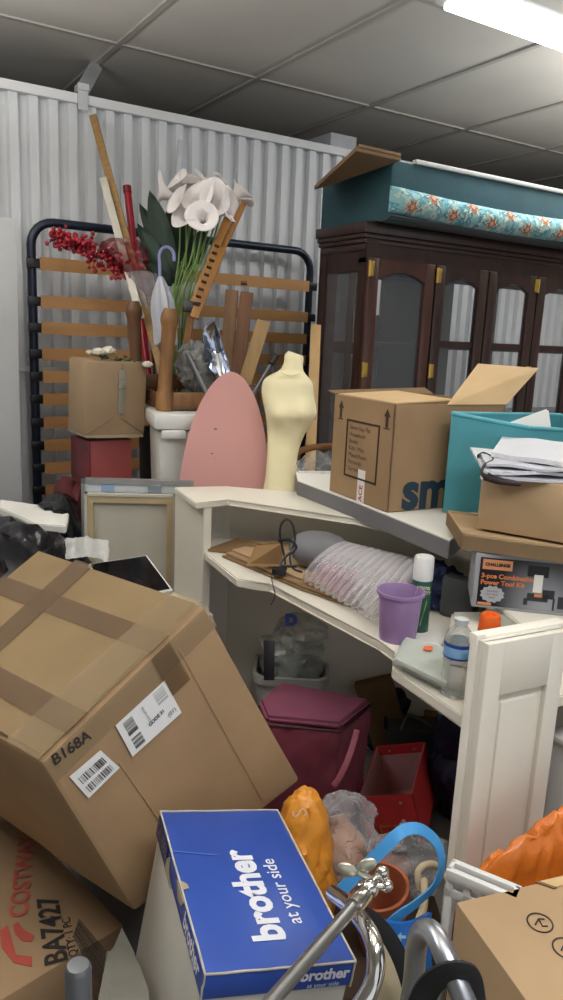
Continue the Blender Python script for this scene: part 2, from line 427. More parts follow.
nt.links.new(mp.outputs[0], vo.inputs['Vector'])
nz = nt.nodes.new('ShaderNodeTexNoise'); nz.inputs['Scale'].default_value = 55; nt.links.new(mp.outputs[0], nz.inputs['Vector'])
ad = nt.nodes.new('ShaderNodeMath'); ad.operation = 'MULTIPLY_ADD'; ad.inputs[1].default_value = .45
nt.links.new(nz.outputs['Fac'], ad.inputs[0]); nt.links.new(vo.outputs['Distance'], ad.inputs[2])
cr = nt.nodes.new('ShaderNodeValToRGB'); cr.color_ramp.interpolation = 'CONSTANT'
stops = [(0, '7fb0b4'), (.30, '8fbcbc'), (.42, 'c3cfc0'), (.50, '5d95a2'), (.58, '8cb9bd'), (.70, 'b9cabf'), (.78, '6da3ad'), (.88, '9cc0bf')]
el = cr.color_ramp.elements
el[0].position = 0; el[0].color = lin(stops[0][1]); el[1].position = stops[1][0]; el[1].color = lin(stops[1][1])
for p_, c_ in stops[2:]: e_ = el.new(p_); e_.color = lin(c_)
nt.links.new(ad.outputs[0], cr.inputs[0]); nt.links.new(cr.outputs[0], pb.inputs['Base Color'])
def bol(u, v):
    x = lerp(TX0 + .0, TX1, u); a = pi * v
    e = min(1, (u * 40) ** .5) 
    z = 2.112 - .010*sin(pi*min(1, u*1.6)) ; sag = .012 * sin(pi * u)
    return V((x, TY0 - .055 * sin(a) * e + .004, z + .052 * cos(a) - sag))
b = B(); b.patch(bol, 90, 12)
def motif(uc, vc, R_, pts, inner, up_):
    P = []
    for k in range(pts * 2):
        rr_ = R_ if k % 2 == 0 else R_ * inner
        u_, v_ = uc + cos(pi*k/pts) * rr_ / (TX1 - TX0), vc - sin(pi*k/pts) * rr_ / .15
        q_ = bol(min(1, max(0.002, u_)), min(.99, max(.01, v_))); P.append(q_ + V((0, -.0012 * up_, 0)))
    c_ = b.bm.verts.new(bol(uc, vc) + V((0, -.0012 * up_ - .001, 0))); vs_ = [b.bm.verts.new(p_) for p_ in P]
    for k in range(len(vs_)): b.bm.faces.new((vs_[k], vs_[(k+1) % len(vs_)], c_))
spots = [(.045 + .062 * k, .30 if k % 2 else .66) for k in range(16)]
prints = (('navy_petals', '4a7590', .060, 8, .45, 1), ('cream_petals', 'cfd0bb', .046, 8, .5, 1.8), ('rust_centres', 'b0705e', .033, 6, .5, 2.6), ('flower_eyes', 'd8b48c', .012, 5, .7, 3.4))
for mi_, (nm_, hx_, R_, n_, inn_, up_) in enumerate(prints):
    n0_ = len(b.bm.faces)
    for uc, vc in spots: motif(uc, vc, R_, n_, inn_, up_)
    b.bm.faces.ensure_lookup_table()
    for f_ in b.bm.faces[n0_:]: f_.material_index = mi_ + 1
fbo = obj('floral_bolster', b, FLO, tb)
for nm_, hx_, *_r in prints: fbo.data.materials.append(mat('print_' + nm_, hx_, .85, spec=.1))
b = B(); b.patch(lambda u, v: V((lerp(TX0, TX1, u), lerp(TY0 - .012, 2.68, v), 2.05 - .018*sin(pi*v)-.008*sin(pi*u))), 20, 6); b.solidify(.004)
obj('under_lining', b, mat('grey_lining', '54585c', .9), tb)
pa = onY(356, 151, 2.55); pb_ = onY(401, 161, 2.55); pd = onX(314, 190, pa.x); pc2 = V((2.055, 3.0, 2.215))
b = B(); b.prism([pa, pb_, pc2, pd], (0, 0, .016), bev=.002)
b.prism([pa + V((.01, -.004, .016)), pb_ + V((-.004, -.004, .016)), pc2 + V((-.02, 0, .016)), pd + V((.012, 0, .016))], (0, 0, .012), bev=.002)
tag(obj('cardboard_slab', b, mat('slab_card', '84694c', .8)), 'folded brown cardboard slab lying across corner of the teal base', 'cardboard')

# ------------------------------------------------------------------ STACK AT THE BACK LEFT
# tall white bin
c = at(190, 440, 3.29); bx, by = c.x, c.y; bR = rotz(-14)
zt = zat(413, V((bx, by - .12, 0)))
t = thing('plastic_bin', 'tall white plastic lidded bin under the upturned wooden chair', 'bin', (bx, by, 0))
b = B(); b.hexa([V((bx, by, 0)) + bR @ V((sx * w_, sy * d_, z_)) for sx in (-1, 1) for sy in (-1, 1) for w_, d_, z_ in ((.125, .11, 0), (.16, .14, zt - .07))], bev=.02); obj('body', b, mat('bin_grey_white', 'bdbdb6', .45), t)
b = B(); b.box((bx, by, zt - .035), (.36, .32, .07), bR, bev=.018); b.box(V((bx, by, zt - .085)) + bR @ V((-.10, -.165, 0)), (.10, .02, .035), bR, bev=.006); obj('lid', b, WPLAST, t)
BIN = (bx, by, zt)
# upturned chair with carved legs
CW = mat('carved_oak', '8a6239', .5, var=.3, scale=5, stretch=(5, 5, 1)); CWD = mat('carved_oak_dark', '65452a', .5, var=.3, scale=5, stretch=(5, 5, 1))
t = thing('wooden_chair', 'upturned wooden chair with thick carved legs on the white bin', 'chair', (bx, by, zt))
zb = zt + .002
fl = at(164, 403, 3.17); fr = at(246, 398, 3.32); dirx = V((fr.x - fl.x, fr.y - fl.y, 0)); dirx.normalize(); diry = V((-dirx.y, dirx.x, 0))
F0 = V((fl.x, fl.y, zb)); Wd, Dd = .40, .30
def leg(p, m, H, lean):
    ks = [(0, .036, 0), (.07, .037, 0), (.085, .031, 0), (.13, .030, .0), (.22, .027, .004), (.30, .031, .010), (H - .08, .031, .012), (H - .055, .038, .012), (H - .03, .037, .012), (H, .024, .012)]
    b = B(); b.tube([p + V((0, 0, z)) + lean * (z * .10 + k) for z, r, k in ks], [r for z, r, k in ks], 12); obj('leg', b, m, t)
zleg = zat(308, V((F0.x, F0.y, 0))) - zb
leg(F0, CW, zleg, dirx * .4); leg(F0 + diry * Dd - dirx * .04, CWD, zleg + .03, -dirx * .3)
for q_ in (F0 + dirx * Wd, F0 + dirx * Wd + diry * Dd):
    b = B(); b.tube([q_ + V((0, 0, z)) for z in (0, .07, .085, .11)], [.036, .037, .030, .020], 12); obj('leg', b, CWD, t)
Rc = rot_to(dirx)
for nm, c_, d_ in (('front_rail', F0 + dirx * Wd/2 + V((0, 0, .04)), (Wd, .024, .075)), ('back_rail', F0 + dirx * Wd/2 + diry * Dd + V((0, 0, .10)), (Wd, .024, .065)),
                   ('side_rail', F0 + diry * Dd/2 + V((0, 0, .04)), (.024, Dd, .06)), ('side_rail', F0 + dirx * Wd + diry * Dd/2 + V((0, 0, .04)), (.024, Dd, .06))):
    b = B(); b.box(c_, d_, Rc, bev=.005); obj(nm, b, CW if nm == 'front_rail' else CWD, t)
b = B(); b.box(F0 + dirx * Wd/2 + diry * Dd/2 + V((0, 0, .012)), (Wd + .03, Dd + .03, .022), Rc, bev=.006); obj('seat', b, CWD, t)
CH = (F0, dirx, diry)

# beige case with strap and red box beneath
c0 = V((1.211, 3.592, 1.212)); c = CAM + (c0 - CAM) * .90; d = (.278, .207, .32); Rm = eul(1.7, 1.6, 5.8); fr_ = Fr(c, d, Rm)
t = thing('storage_case', 'beige leatherette carry case with grey strap on the dark red box', 'case', c - V((0, 0, .158)))
CASE = mat('beige_leatherette', '9d8466', .6, var=.08, scale=5, bump=.12, bscale=80)
b = B(); b.box(c, d, Rm, bev=.012); obj('body', b, CASE, t)
b = B(); b.box(fr_.P(.5, -.01, .0), (.2, .01, .012), Rm); b.box(fr_.P(.5, .5, -.005), (d[0]*.96, d[1], .012), Rm, bev=.003); obj('base_trim', b, mat('case_trim', 'a69a80', .6), t)
SG = mat('strap_grey', '8b8778', .6)
b = B(); b.box(fr_.P(.56, -.02, .60), (.032, .008, .19), Rm, bev=.003); b.box(fr_.P(.56, -.04, .70), (.036, .012, .035), Rm, bev=.003); obj('strap', b, SG, t)
b = B()
for s_ in (0.02, .98): b.tube([fr_.P(.5 + (s_ - .5)*.15, -.012, .24), fr_.P(s_, -.012, .03)], .0018, 6)
b.tube([fr_.P(.56, -.012, .62), fr_.P(.56, -.012, .98)], .0018, 6)
obj('piping', b, mat('case_seam', '7d694f', .6), t)
zc = (c + Rm @ V((0, 0, -d[2]/2))).z - .012
rc = V((c.x - .015, c.y + .02, 0))
b = B(); b.box((rc.x, rc.y, zc/2 - .004), (.20, .19, zc - .012), rotz(5), bev=.008)
t = thing('red_box', 'tall dark red box with a satin side under the beige case', 'box', (rc.x, rc.y, 0))
obj('body', b, mat('red_card', '8e3f3c', .6, var=.08), t)
b = B(); b.box(V((rc.x, rc.y, zc/2 - .004)) + rotz(5) @ V((-.104, 0, 0)), (.012, .2, zc - .012), rotz(5), bev=.004)
obj('satin_side', b, mat('red_satin', '5e1420', .4, var=.5, scale=10), t, label='dark crimson satin side')
# white roses on the case
t = thing('white_rose_garland', 'small white artificial roses lying on top of the beige case', 'flowers', fr_.P(.5, .3, 1))
WR = mat('rose_white', 'd8d2bf', .7, var=.08); GL = mat('rose_leaf', '3f5540', .6, var=.3)
def rose(c, r):
    b = B()
    for k in range(9):
        a = k * 2.4; q = r * (.25 + .65 * k / 9)
        b.sph(V(c) + V((cos(a) * q * .7, sin(a) * q * .7, .3 * r * (1 - k / 9))), r * .5, 1, (1, 1, .75))
    b.crumple(r * .08, 60, 3); obj('rose', b, WR, t)
pc = fr_.P(.36, .35, 1); 
for dx, dy, dz, r in ((-.03, -.03, .030, .034), (.015, -.03, .036, .036), (.03, .02, .028, .028), (-.05, .02, .026, .024)): rose(pc + V((dx, dy, dz)), r)
rose(fr_.P(.95, -.10, .97), .030)
b = B()
for k in range(26):
    q = lerp(fr_.P(.2, .3, 1.03), fr_.P(.98, .1, 1.0), random.random()) + V((random.uniform(-.02, .02), random.uniform(-.05, .05), random.uniform(0, .02)))
    b.sph(q, .013, 1, (1, .6, .25), eul(random.uniform(-40, 40), random.uniform(-40, 40), random.uniform(0, 180)))
lf_ = obj('leaves', b, GL, t); lf_['kind'] = 'stuff'

# flower pot (dark) that carries the long stems behind the chair
pot = at(168, 440, 3.62); potp = V((pot.x, pot.y, 0))
b = B(); b.lathe([(0, 0), (.10, 0), (.125, .5), (.14, 1.08), (.13, 1.08), (.115, .55), (0, .5)], potp, 20)
tag(obj('plant_pot', b, mat('dark_pot', '2b2a28', .6)), 'tall dark plant pot behind the upturned chair holding artificial flowers', 'pot')
RIM = potp + V((0, 0, 1.08))
# berries
t = thing('berry_branch', 'spray of glossy red artificial berries in red cellophane', 'artificial flowers', RIM)
RB = mat('red_berry', '9e1428', .3, var=.2, scale=30); RST = mat('berry_stem', '4a1a1e', .6)
basep = RIM + V((-.03, 0, -.2))
b = B(); tips = []; SP = lambda x, y, d=3.42: at(x, y, d)
trunk = smoothpath([basep, SP(150, 330, 3.5), SP(138, 285, 3.45), SP(118, 268), SP(95, 254), SP(72, 241), SP(50, 240)], 6)
b.tube(trunk, [.007] * 14 + [.004] * (len(trunk) - 14), 6)
random.seed(3)
bb = B()
for k in range(230):
    u = random.random() ** .8; i = int(14 + u * (len(trunk) - 16)); p = trunk[i]
    spread = .078 * (1 - .3 * abs(2*u - 1))
    q = p + V((random.gauss(0, 1), random.gauss(0, .7), random.gauss(0, 1))).normalized() * random.uniform(.012, spread) + V((0, 0, .004))
    b.tube([p, q], .0013, 4, caps=False); bb.sph(q, random.uniform(.009, .0125), 1)
obj('stem', b, RST, t); o = obj('berries', bb, RB, t); o['kind'] = 'stuff'
b = B(); 
b.patch(lambda u, v: lerp(SP(150, 300, 3.46), SP(124, 246, 3.40), u) + (RT * cos(v * 2*pi) + FW * sin(v * 2*pi)) * (.02 + .085 * u ** .7) , 16, 22); b.crumple(.03, 18, 5)
obj('cellophane_wrap', b, film('red_cellophane', '7e1022', clear=.35, rough=.15, bump=.4, bscale=25), t, label='crumpled red cellophane wrapping')
b = B(); b.patch(lambda u, v: lerp(SP(160, 330, 3.44), SP(142, 275, 3.42), u) + (RT * cos(v * 2*pi) + FW * sin(v * 2*pi)) * (.02 + .05 * u ** .7), 12, 18); b.crumple(.012, 20, 8)
obj('clear_sleeve', b, film('clear_film', 'c8ccd0', clear=.72, rough=.15, bump=.4), t)
# long batten, white strip, red tube
b = B(); p1, p2 = at(93, 116, 3.66), at(147, 316, 3.40)
p2 = p1 + (p2 - p1) * ((p1.z - (CH[0].z + .05)) / (p1.z - p2.z))
b.box(lerp(p1, p2, .5), ((p2 - p1).length, .036, .022), rot_to(p2 - p1, -FW), bev=.002)
tag(obj('wooden_batten', b, mat('raw_pine', '9c7a4c', .6, var=.15, stretch=(1, 8, 8))), 'long bare wooden batten leaning up to the wall top', 'batten')
b = B(); q1, q2 = at(103, 178, 3.54), at(141, 319, 3.34); b.box(lerp(q1, q2, .5), ((q2 - q1).length, .034, .012), rot_to(q2 - q1, -FW), bev=.002)
tag(obj('white_strip', b, mat('white_strip_wood', 'c9c5b8', .5)), 'flat white strip lying along the long wooden batten', 'strip')
t = thing('red_tube', 'slim shiny red tube standing behind the berry spray', 'tube', at(138, 268, 3.5))
b = B(); q1, q2 = at(127, 187, 3.62), at(134, 250, 3.6); b.tube([q2 + (q2-q1)*2.2, q1], .018, 14); obj('tube', b, mat('red_gloss', 'a01226', .2, var=.1), t)
b = B(); b.tube([lerp(q1, q2, .10), q1 + (q1-q2)*.01], .0205, 14); obj('cap', b, mat('red_gloss_dark', '7c0e1d', .25), t)

# calla lilies
t = thing('lily_bouquet', 'tall bunch of white artificial calla lilies with green stems', 'artificial flowers', RIM + V((.06, 0, 0)))
LW = mat('lily_white', 'f2ecea', .6, var=.06, scale=12); LP = mat('lily_pink', 'c9a6a6', .6); LS = mat('lily_stem', '6f8f4a', .5, var=.2); LD = mat('lily_leaf', '1f3526', .5, var=.3)
heads = [(166, 194, 3.44, -.9, .35, .45), (178, 190, 3.48, -.4, .8, .3), (192, 188, 3.50, -.1, .9, .3), (208, 188, 3.50, .25, .85, .35), (223, 192, 3.46, .5, .7, .5), (236, 196, 3.42, 1.0, .4, .3),
         (181, 204, 3.38, -.5, .35, .8), (197, 203, 3.34, .0, .45, .9), (213, 205, 3.34, .3, .3, .9), (227, 209, 3.38, .7, .2, .7), (203, 218, 3.30, .1, .0, 1.0), (188, 216, 3.36, -.4, .1, .9)]
root_ = RIM + V((.03, .0, -.3)); tie = at(178, 318, 3.45)
bs = B()
for i, (x, y, d, tl, tu_, tw_) in enumerate(heads):
    c = at(x, y, d); ax = (UP * tu_ + RT * tl - FW * tw_).normalized(); a = ax.orthogonal().normalized(); bb_ = ax.cross(a)
    a = (RT - ax * RT.dot(ax)).normalized(); bb_ = ax.cross(a)
    L_ = .128 * random.uniform(.95, 1.2)
    def fn(u, v, c=c, ax=ax, a=a, bb_=bb_, L_=L_, i=i):
        th = 2*pi*v + i; tip = max(0, cos(2*pi*v)) ** 2.5
        r = .008 + .040 * u ** 1.3 + .022 * max(0, u - .55) / .45 * (max(0, u - .55) / .45)
        drop_ = .016 * max(0, u - .7) / .3
        h = u * L_ * (1 - .22 * (1 - cos(2*pi*v)) / 2 * u) - drop_ + .030 * tip * u ** 3
        return c - ax * L_ * .55 + ax * h + (a * cos(th) + bb_ * sin(th)) * (r + .014 * tip * u ** 4)
    b = B(); b.patch(fn, 14, 28); b.solidify(.0012)
    b.tube([c - ax * L_*.4, c + ax*L_*.05], [.004, .003], 6)
    obj('lily_flower', b, LW, t, angle=100)
    st = c - ax * L_ * .50
    mid = tie + (RT * random.uniform(-.045, .045) + FW * random.uniform(-.03, .03))
    pth = smoothpath([root_ + RT * random.uniform(-.03, .03), mid, lerp(mid, st, .6) + RT * .01, st], 6)
    bs.tube(pth, .0045, 6)
obj('stems', bs, LS, t)
b = B()
def leaf(p, q, w, bendn):
    ax = (q - p); L_ = ax.length; ax.normalize(); s2 = ax.cross(FW).normalized()
    b.patch(lambda u, v: p + ax * (u * L_) + s2 * ((v - .5) * 2 * w * sin(pi * min(1, u*.96 + .04)) ** .8) - FW * (bendn * u * u - .02 * abs(v - .5)), 10, 4)
for (x0, y0, x1, y1, d0, d1, w_) in ((172, 270, 150, 192, 3.46, 3.4, .05), (170, 280, 138, 225, 3.46, 3.42, .04), (172, 285, 143, 262, 3.46, 3.4, .03), (175, 260, 172, 200, 3.52, 3.48, .045), (180, 285, 160, 245, 3.5, 3.46, .05), (185, 270, 205, 230, 3.54, 3.52, .05), (178, 262, 188, 206, 3.54, 3.5, .05), (168, 262, 140, 205, 3.5, 3.48, .035)):
    leaf(at(x0, y0, d0), at(x1, y1, d1), w_, .03)
obj('leaves', b, LD, t)['kind'] = 'stuff'

# umbrella with lavender hook
t = thing('umbrella', 'folded pale umbrella with a lavender hook handle upside down', 'umbrella', at(164, 306, 3.3))
LAV = mat('lavender_plastic', '8586b8', .35); UF = film('umbrella_fabric', 'c3c6d2', clear=.25, rough=.4)
D_ = 3.3
b = B(); pth = [at(160, 285, D_), at(159.5, 262, D_)] + [at(166.5 - 7.5*cos(a), 257 - 10*sin(a), D_) for a in [pi * k / 10 for k in range(0, 11)]] + [at(174, 261, D_)]
b.tube(pth, .0075, 8); obj('hook_handle', b, LAV, t)
b = B(); b.tube([at(160, 285, D_), at(165, 330, D_), at(170, 385, 3.33)], .005, 8); obj('shaft', b, STEEL, t)
b = B(); ptip = at(160.5, 277, D_); pend = at(166, 345, 3.32)
b.patch(lambda u, v: lerp(ptip, pend, u) + (RT * cos(v*2*pi) + FW * sin(v*2*pi)) * (.012 + .035 * sin(pi*min(u, .62)) * (1 + .25*cos(v*2*pi*6))), 14, 36); obj('canopy', b, UF, t)

# folding easel sticks
EW = mat('easel_wood', 'a06e35', .5, var=.15, stretch=(6, 6, 1)); EWD = mat('easel_wood_dark', '7b5128', .5, var=.2)
t = thing('folding_easel', 'folded wooden easel with notched legs and a black strap', 'easel', at(185, 330, 3.35))
def stick(pts, w, th, m, nm, face=None):
    for A, C in zip(pts, pts[1:]):
        b = B(); b.box(lerp(A, C, .5), ((C - A).length, w, th), rot_to(C - A, face or -FW), bev=.002); obj(nm, b, m, t)
stick([at(244, 203, 3.40), at(221, 252, 3.36), ], .026, .016, EW, 'leg')
stick([at(228, 218, 3.36), at(190, 314, 3.28)], .036, .014, EW, 'leg')
stick([at(222, 248, 3.33), at(194, 318, 3.26)], .040, .016, EW, 'leg')
stick([at(192, 312, 3.30), at(180, 380, 3.36)], .030, .016, EWD, 'leg')
b = B()
for k in range(9):
    p = lerp(at(217, 246, 3.30), at(196, 304, 3.24), k / 8); b.box(p, (.008, .022, .012), rot_to(at(190, 314, 3.28) - at(228, 218, 3.36), -FW))
obj('notches', b, mat('dark_slot', '2e2013', .8), t)
b = B(); b.box(at(192, 307, 3.27), (.075, .014, .05), rot_to(RT + UP * -.15, UP), bev=.004); obj('strap', b, BLACK, t)
b = B(); b.box(at(244, 283, 3.6), (.03, .012, .03), rot_to(RT, -FW)); obj('bracket', b, EWD, t)

# cellophane bundle + chrome hood
b = B(); b.sph(at(198, 366, 3.25), 1, 4, (.085, .085, .10)); b.crumple(.035, 22, 11)
zc_ = CH[0].z + .03
b.floor_at(zc_)
tag(obj('wrapped_bundle', b, film('grey_cellophane', '8c8f8c', clear=.35, rough=.12, bump=.6, bscale=30)), 'crinkled cellophane-wrapped bundle inside the upturned chair', 'bundle')
CHB = mat('blue_chrome', 'b9c2d4', .08, metal=1., var=.1, scale=4)
t = thing('chrome_hood', 'polished chrome hood tilted above the pink ironing board', 'hood', at(222, 385, 3.15))
outl = [(202, 333), (206, 325), (214, 318), (219, 330), (224, 349), (233, 376), (229, 388), (220, 384), (210, 372), (204, 354)]
cc = V((0, 0, 0))
for x, y in outl: cc += at(x, y, 3.18) / len(outl)
b = B(); ring0 = [at(x, y, 3.18) for x, y in outl]
def ringf(s, dd): return [cc + (p - cc) * s - FW * dd for p in ring0]
rs = [ringf(1.0, -.03), ringf(1.03, 0), ringf(.9, .012), ringf(.72, .0), ringf(.45, -.02), ringf(.1, -.03)]
vr = [[b.bm.verts.new(p) for p in r] for r in rs]
for A, C in zip(vr, vr[1:]):
    n = len(A)
    for k in range(n): b.bm.faces.new((A[k], A[(k+1) % n], C[(k+1) % n], C[k]))
b.bm.faces.new(vr[0][::-1]); b.bm.faces.new(vr[-1])
obj('shell', b, CHB, t)
b = B(); b.tube([cc + FW * .03, at(224, 400, 3.17), at(226, 440, 3.18)], .012, 8); obj('stem', b, STEEL, t)
# three planks
WP = [mat('plank_brown', '96704a', .5, var=.25, scale=3, stretch=(8, 8, 1)), mat('plank_dark', '85593a', .5, var=.25, scale=3, stretch=(8, 8, 1)), mat('plank_pale', 'bd9a66', .5, var=.15, scale=3, stretch=(8, 8, 1))]
for i, (a_, c_, d1, d2, w_, lb) in enumerate((((232, 290), (226, 372), 3.60, 3.67, .062, 'brown plank leaning on bed slats, nearest the lily stems'), ((247, 292), (238, 374), 3.56, 3.63, .062, 'darkest brown plank leaning on bed slats between two others'), ((264, 321), (247, 376), 3.52, 3.58, .064, 'short pale wooden plank leaning on bed slats beside the cream torso'))):
    p1, p2 = at(*a_, d1), at(*c_, d2); dr = (p2 - p1); p2 = p1 + dr * ((p1.z - .01) / (p1.z - p2.z))
    b = B(); b.box(lerp(p1, p2, .5), ((p2 - p1).length, w_, .016), rot_to(p2 - p1, -FW), bev=.003)
    tag(obj('wooden_plank', b, WP[i]), lb, 'plank', 'planks leaning on the bed slats')
p1, p2 = at(316, 325, 3.3), at(311, 445, 3.3); p2 = p1 + (p2 - p1) * ((p1.z) / (p1.z - p2.z))
b = B(); b.box(lerp(p1, p2, .5), ((p2 - p1).length, .045, .02), rot_to(p2 - p1, -FW), bev=.002)
tag(obj('wooden_plank', b, WP[2]), 'tall pale plank standing between cream torso and glass cabinet', 'plank')

# ironing board
PINK = mat('pink_cover', 'd09c96', .85, var=.04, scale=3, bump=.05, bscale=12)
t = thing('ironing_board', 'upright ironing board with a worn pink fabric cover', 'ironing board', (1.38, 2.62, 0))
P0 = at(232, 371.5, 2.98); Pc = at(223.5, 487, 3.035); ax = (P0 - Pc).normalized()
sd = (RT - ax * RT.dot(ax)).normalized(); nrm = ax.cross(sd).normalized()
if nrm.dot(FW) > 0: nrm = -nrm
Lh = (P0 - Pc).length
full = P0.z / ax.z
hw = lambda s: .182 * min(1, (1 - (1 - min(s, .55) / .55) ** 2.15) ** .56) if s > 0 else 0
pts = []; N = 26
ss = [(.55 * (i / N) ** 1.7) for i in range(N + 1)] + [full - .02]
rgt = [P0 - ax * s + sd * hw(s) for s in ss]; lft = [P0 - ax * s - sd * hw(s) for s in ss]
b = B(); b.prism(rgt + lft[::-1][:-1], -nrm * .022 , bev=.006); obj('padded_top', b, PINK, t)
b = B()
for x, y, w_ in ((215.5, 429, .008), (212, 453.5, .006), (215, 458, .003)):
    p = onpl(x, y, P0, nrm) + nrm * .0015; b.prism([p + sd * (cos(k*pi/4) * w_) + ax * (sin(k*pi/4) * w_ * .5) for k in range(8)], nrm * .0008)
obj('stains', b, mat('stain', '7a6a78', .9), t)
b = B(); b.tube([at(187, 353, 3.14), at(208, 396, 3.16), at(240, 470, 3.2)], .010, 10); obj('leg', b, mat('grey_tube', '77797b', .35, metal=.7), t)
b = B(); q = at(276, 356, 3.14); b.tube([q, at(257, 388, 3.16), at(205, 475, 3.2)], .009, 10); obj('leg', b, mat('grey_tube', '77797b'), t)
b = B(); b.tube([q + (q - at(257, 388, 3.10)) * .03, at(271, 364, 3.13)], .013, 10); obj('rubber_foot', b, BLACK, t)

# dress form
MC = mat('cream_jersey', 'e4dab2', .8, var=.04, scale=3, bump=.06, bscale=18)
md = 2.92
base = at(284, 487, md)
t = thing('dress_form', 'cream fabric-covered female dress form torso behind the white counter', 'mannequin', (base.x, base.y, 0))
prof = [(353.5, 288.5, 303, .5), (358, 284.8, 303.6, .6), (364, 283.2, 303, .7), (370, 279.5, 303.4, .8), (374, 272, 305.5, .9), (378, 265.5, 309, .75), (383, 262.3, 312.5, .75), (391, 261.5, 313.6, .75), (399, 262.3, 314.6, .8), (407, 264.2, 316, .85), (413.5, 265.5, 316.5, .85), (419, 266.3, 314.4, .82), (425, 267, 310.2, .78), (433, 267.4, 305.5, .75), (442, 267.5, 301.5, .75), (452, 267.2, 298.4, .78), (463, 266.5, 297, .85), (476, 265.5, 298.5, .9), (490, 263, 302, .95), (510, 260, 307, 1), (535, 259, 310, 1), (560, 261, 308, 1)]
b = B(); rings = []
pv = smoothpath([V((y_, a_, c_)) for y_, a_, c_, k_ in prof], 4); kv = [v_.x for v_ in smoothpath([V((k_, 0, 0)) for y_, a_, c_, k_ in prof], 4)]
for (y, xl_, xr_), k in zip(pv, kv):
    A = at(xl_, y, md); C = at(xr_, y, md); m_ = lerp(A, C, .5); r = (C - A).length / 2; n = 28
    tilt = .32 if y < 355 else 0
    rings.append([b.bm.verts.new(m_ + RT * cos(2*pi*i/n) * r + V((FW.x, FW.y, 0)).normalized() * sin(2*pi*i/n) * r * k + UP * (-.35 * r * cos(2*pi*i/n) if y < 360 else 0)) for i in range(n)])
for A, C in zip(rings, rings[1:]):
    for k in range(28): b.bm.faces.new((A[k], A[(k+1) % 28], C[(k+1) % 28], C[k]))
b.bm.faces.new(rings[0]); b.bm.faces.new(rings[-1][::-1])
fwh_ = V((FW.x, FW.y, 0)).normalized()
for x_, y_, am_, sg_ in ((302, 411, .050, .042), (277, 412, .036, .040), (283, 440, -.018, .05), (288, 379, -.012, .03)):
    bc0 = at(x_, y_, md)
    for v_ in b.bm.verts:
        q_ = v_.co - bc0; la_ = q_ - fwh_ * q_.dot(fwh_)
        if q_.dot(fwh_) < .01: v_.co += -fwh_ * am_ * math.exp(-(la_.length / sg_) ** 2)
obj('torso', b, MC, t, angle=70)
b = B(); b.tube(smoothpath([at(281, 372.5, md - .085), at(290, 376, md - .10), at(300, 374, md - .085)], 5), .0012, 6); obj('neck_seam', b, mat('cream_seam', 'bdb089', .8), t)
zb_ = at(284, 560, md).z
b = B(); b.tube([(base.x, base.y, .03), (base.x, base.y, zb_ + .05)], .016, 12); obj('pole', b, STEEL, t)
b = B(); b.lathe([(0, 0), (.16, 0), (.16, .015), (.03, .04), (0, .04)], (base.x, base.y, 0), 24); obj('base', b, BLACK, t)

# wrapped chair arm behind the grey board
ca = 2.96
t = thing('wrapped_chair', 'wooden chair back with curved top rail in clear plastic wrap', 'chair', V((at(310, 480, ca).x, at(310, 480, ca).y, 0)))
b = B(); pth = smoothpath([at(294, 530, ca), at(294, 480, ca), at(297, 456, ca), (at(306, 449, ca)), at(325, 446.5, ca), at(345, 447, ca + .02)], 6); b.tube(pth, [(.014, .010)] * len(pth), 10)
b.tube([at(345, 447, ca+.02), at(350, 530, ca+.02)], .014, 8)
ft = V((at(294, 530, ca).x, at(294, 530, ca).y, 0)); b.tube([at(294, 530, ca), ft], .016, 8); ft2 = V((at(350, 530, ca).x, at(350, 530, ca).y, 0)); b.tube([at(350, 530, ca+.02), ft2], .016, 8)
obj('back_frame', b, mat('chair_walnut', '8b5c33', .4, var=.2), t)
b = B(); b.patch(lambda u, v: at(lerp(296, 345, u), lerp(462, 505, v) - 10 * sin(pi*u)*(1-v), ca - .05 - .05*sin(pi*v) ), 22, 16); b.crumple(.02, 22, 21)
obj('plastic_wrap', b, film('clear_film2', 'd5d8da', clear=.84, rough=.1, bump=.6), t)

# canvases, whiteboard frames, bags on the left
def leanboard(name, pxs, dts, th, label, cat, m, parts=None, group=None):
    P = [at(x, y, d) for (x, y), d in zip(pxs, dts)]
    return P
CV = mat('canvas_back', 'b9b5a6', .8, var=.05); CFR = mat('canvas_stretcher', 'b3a07c', .6, var=.1)
cz = 2.86
t = thing('stretched_canvas', 'stretched canvas turned back to front showing pine stretcher bars', 'canvas', (at(130, 560, cz).x, at(130, 560, cz).y, .45))
A, Bp = at(84, 493, cz), at(176, 492, cz + .03); ux = (Bp - A); ux.z = 0; Wc = ux.length; ux.normalize(); uz = V((ux.y * -.06 * 0, 0, 1)); nn = V((ux.y, -ux.x, 0)); 
if nn.dot(FW) > 0: nn = -nn
Hc = .42
O = V((A.x, A.y, A.z - Hc)) + nn * .0
def cbox(x0, x1, z0, z1, y0, y1):
    b.hexa([O + ux * x + uz * z + nn * y for x in (x0, x1) for y in (y0, y1) for z in (z0, z1)])
b = B(); cbox(0, Wc, 0, Hc, -.025, -.018); cbox(0, .012, 0, Hc, -.025, .004); cbox(Wc-.012, Wc, 0, Hc, -.025, .004); cbox(0, Wc, Hc-.01, Hc, -.025, .004); obj('canvas_cloth', b, CV, t)
b = B(); cbox(.012, .034, 0, Hc-.01, -.018, 0); cbox(Wc-.034, Wc-.012, 0, Hc-.01, -.018, 0); cbox(.034, Wc-.034, Hc-.036, Hc-.01, -.018, 0); cbox(.034, Wc-.034, 0, .026, -.018, 0); obj('stretcher_bars', b, CFR, t)
t = thing('whiteboard', 'silver-framed whiteboard with marker clips behind the stretched canvas', 'whiteboard', O - nn * .06)
b = B(); cbox(-.01, Wc+.06, 0, Hc + .035, -.055, -.035); obj('board', b, mat('board_white', 'c6cbce', .3), t)
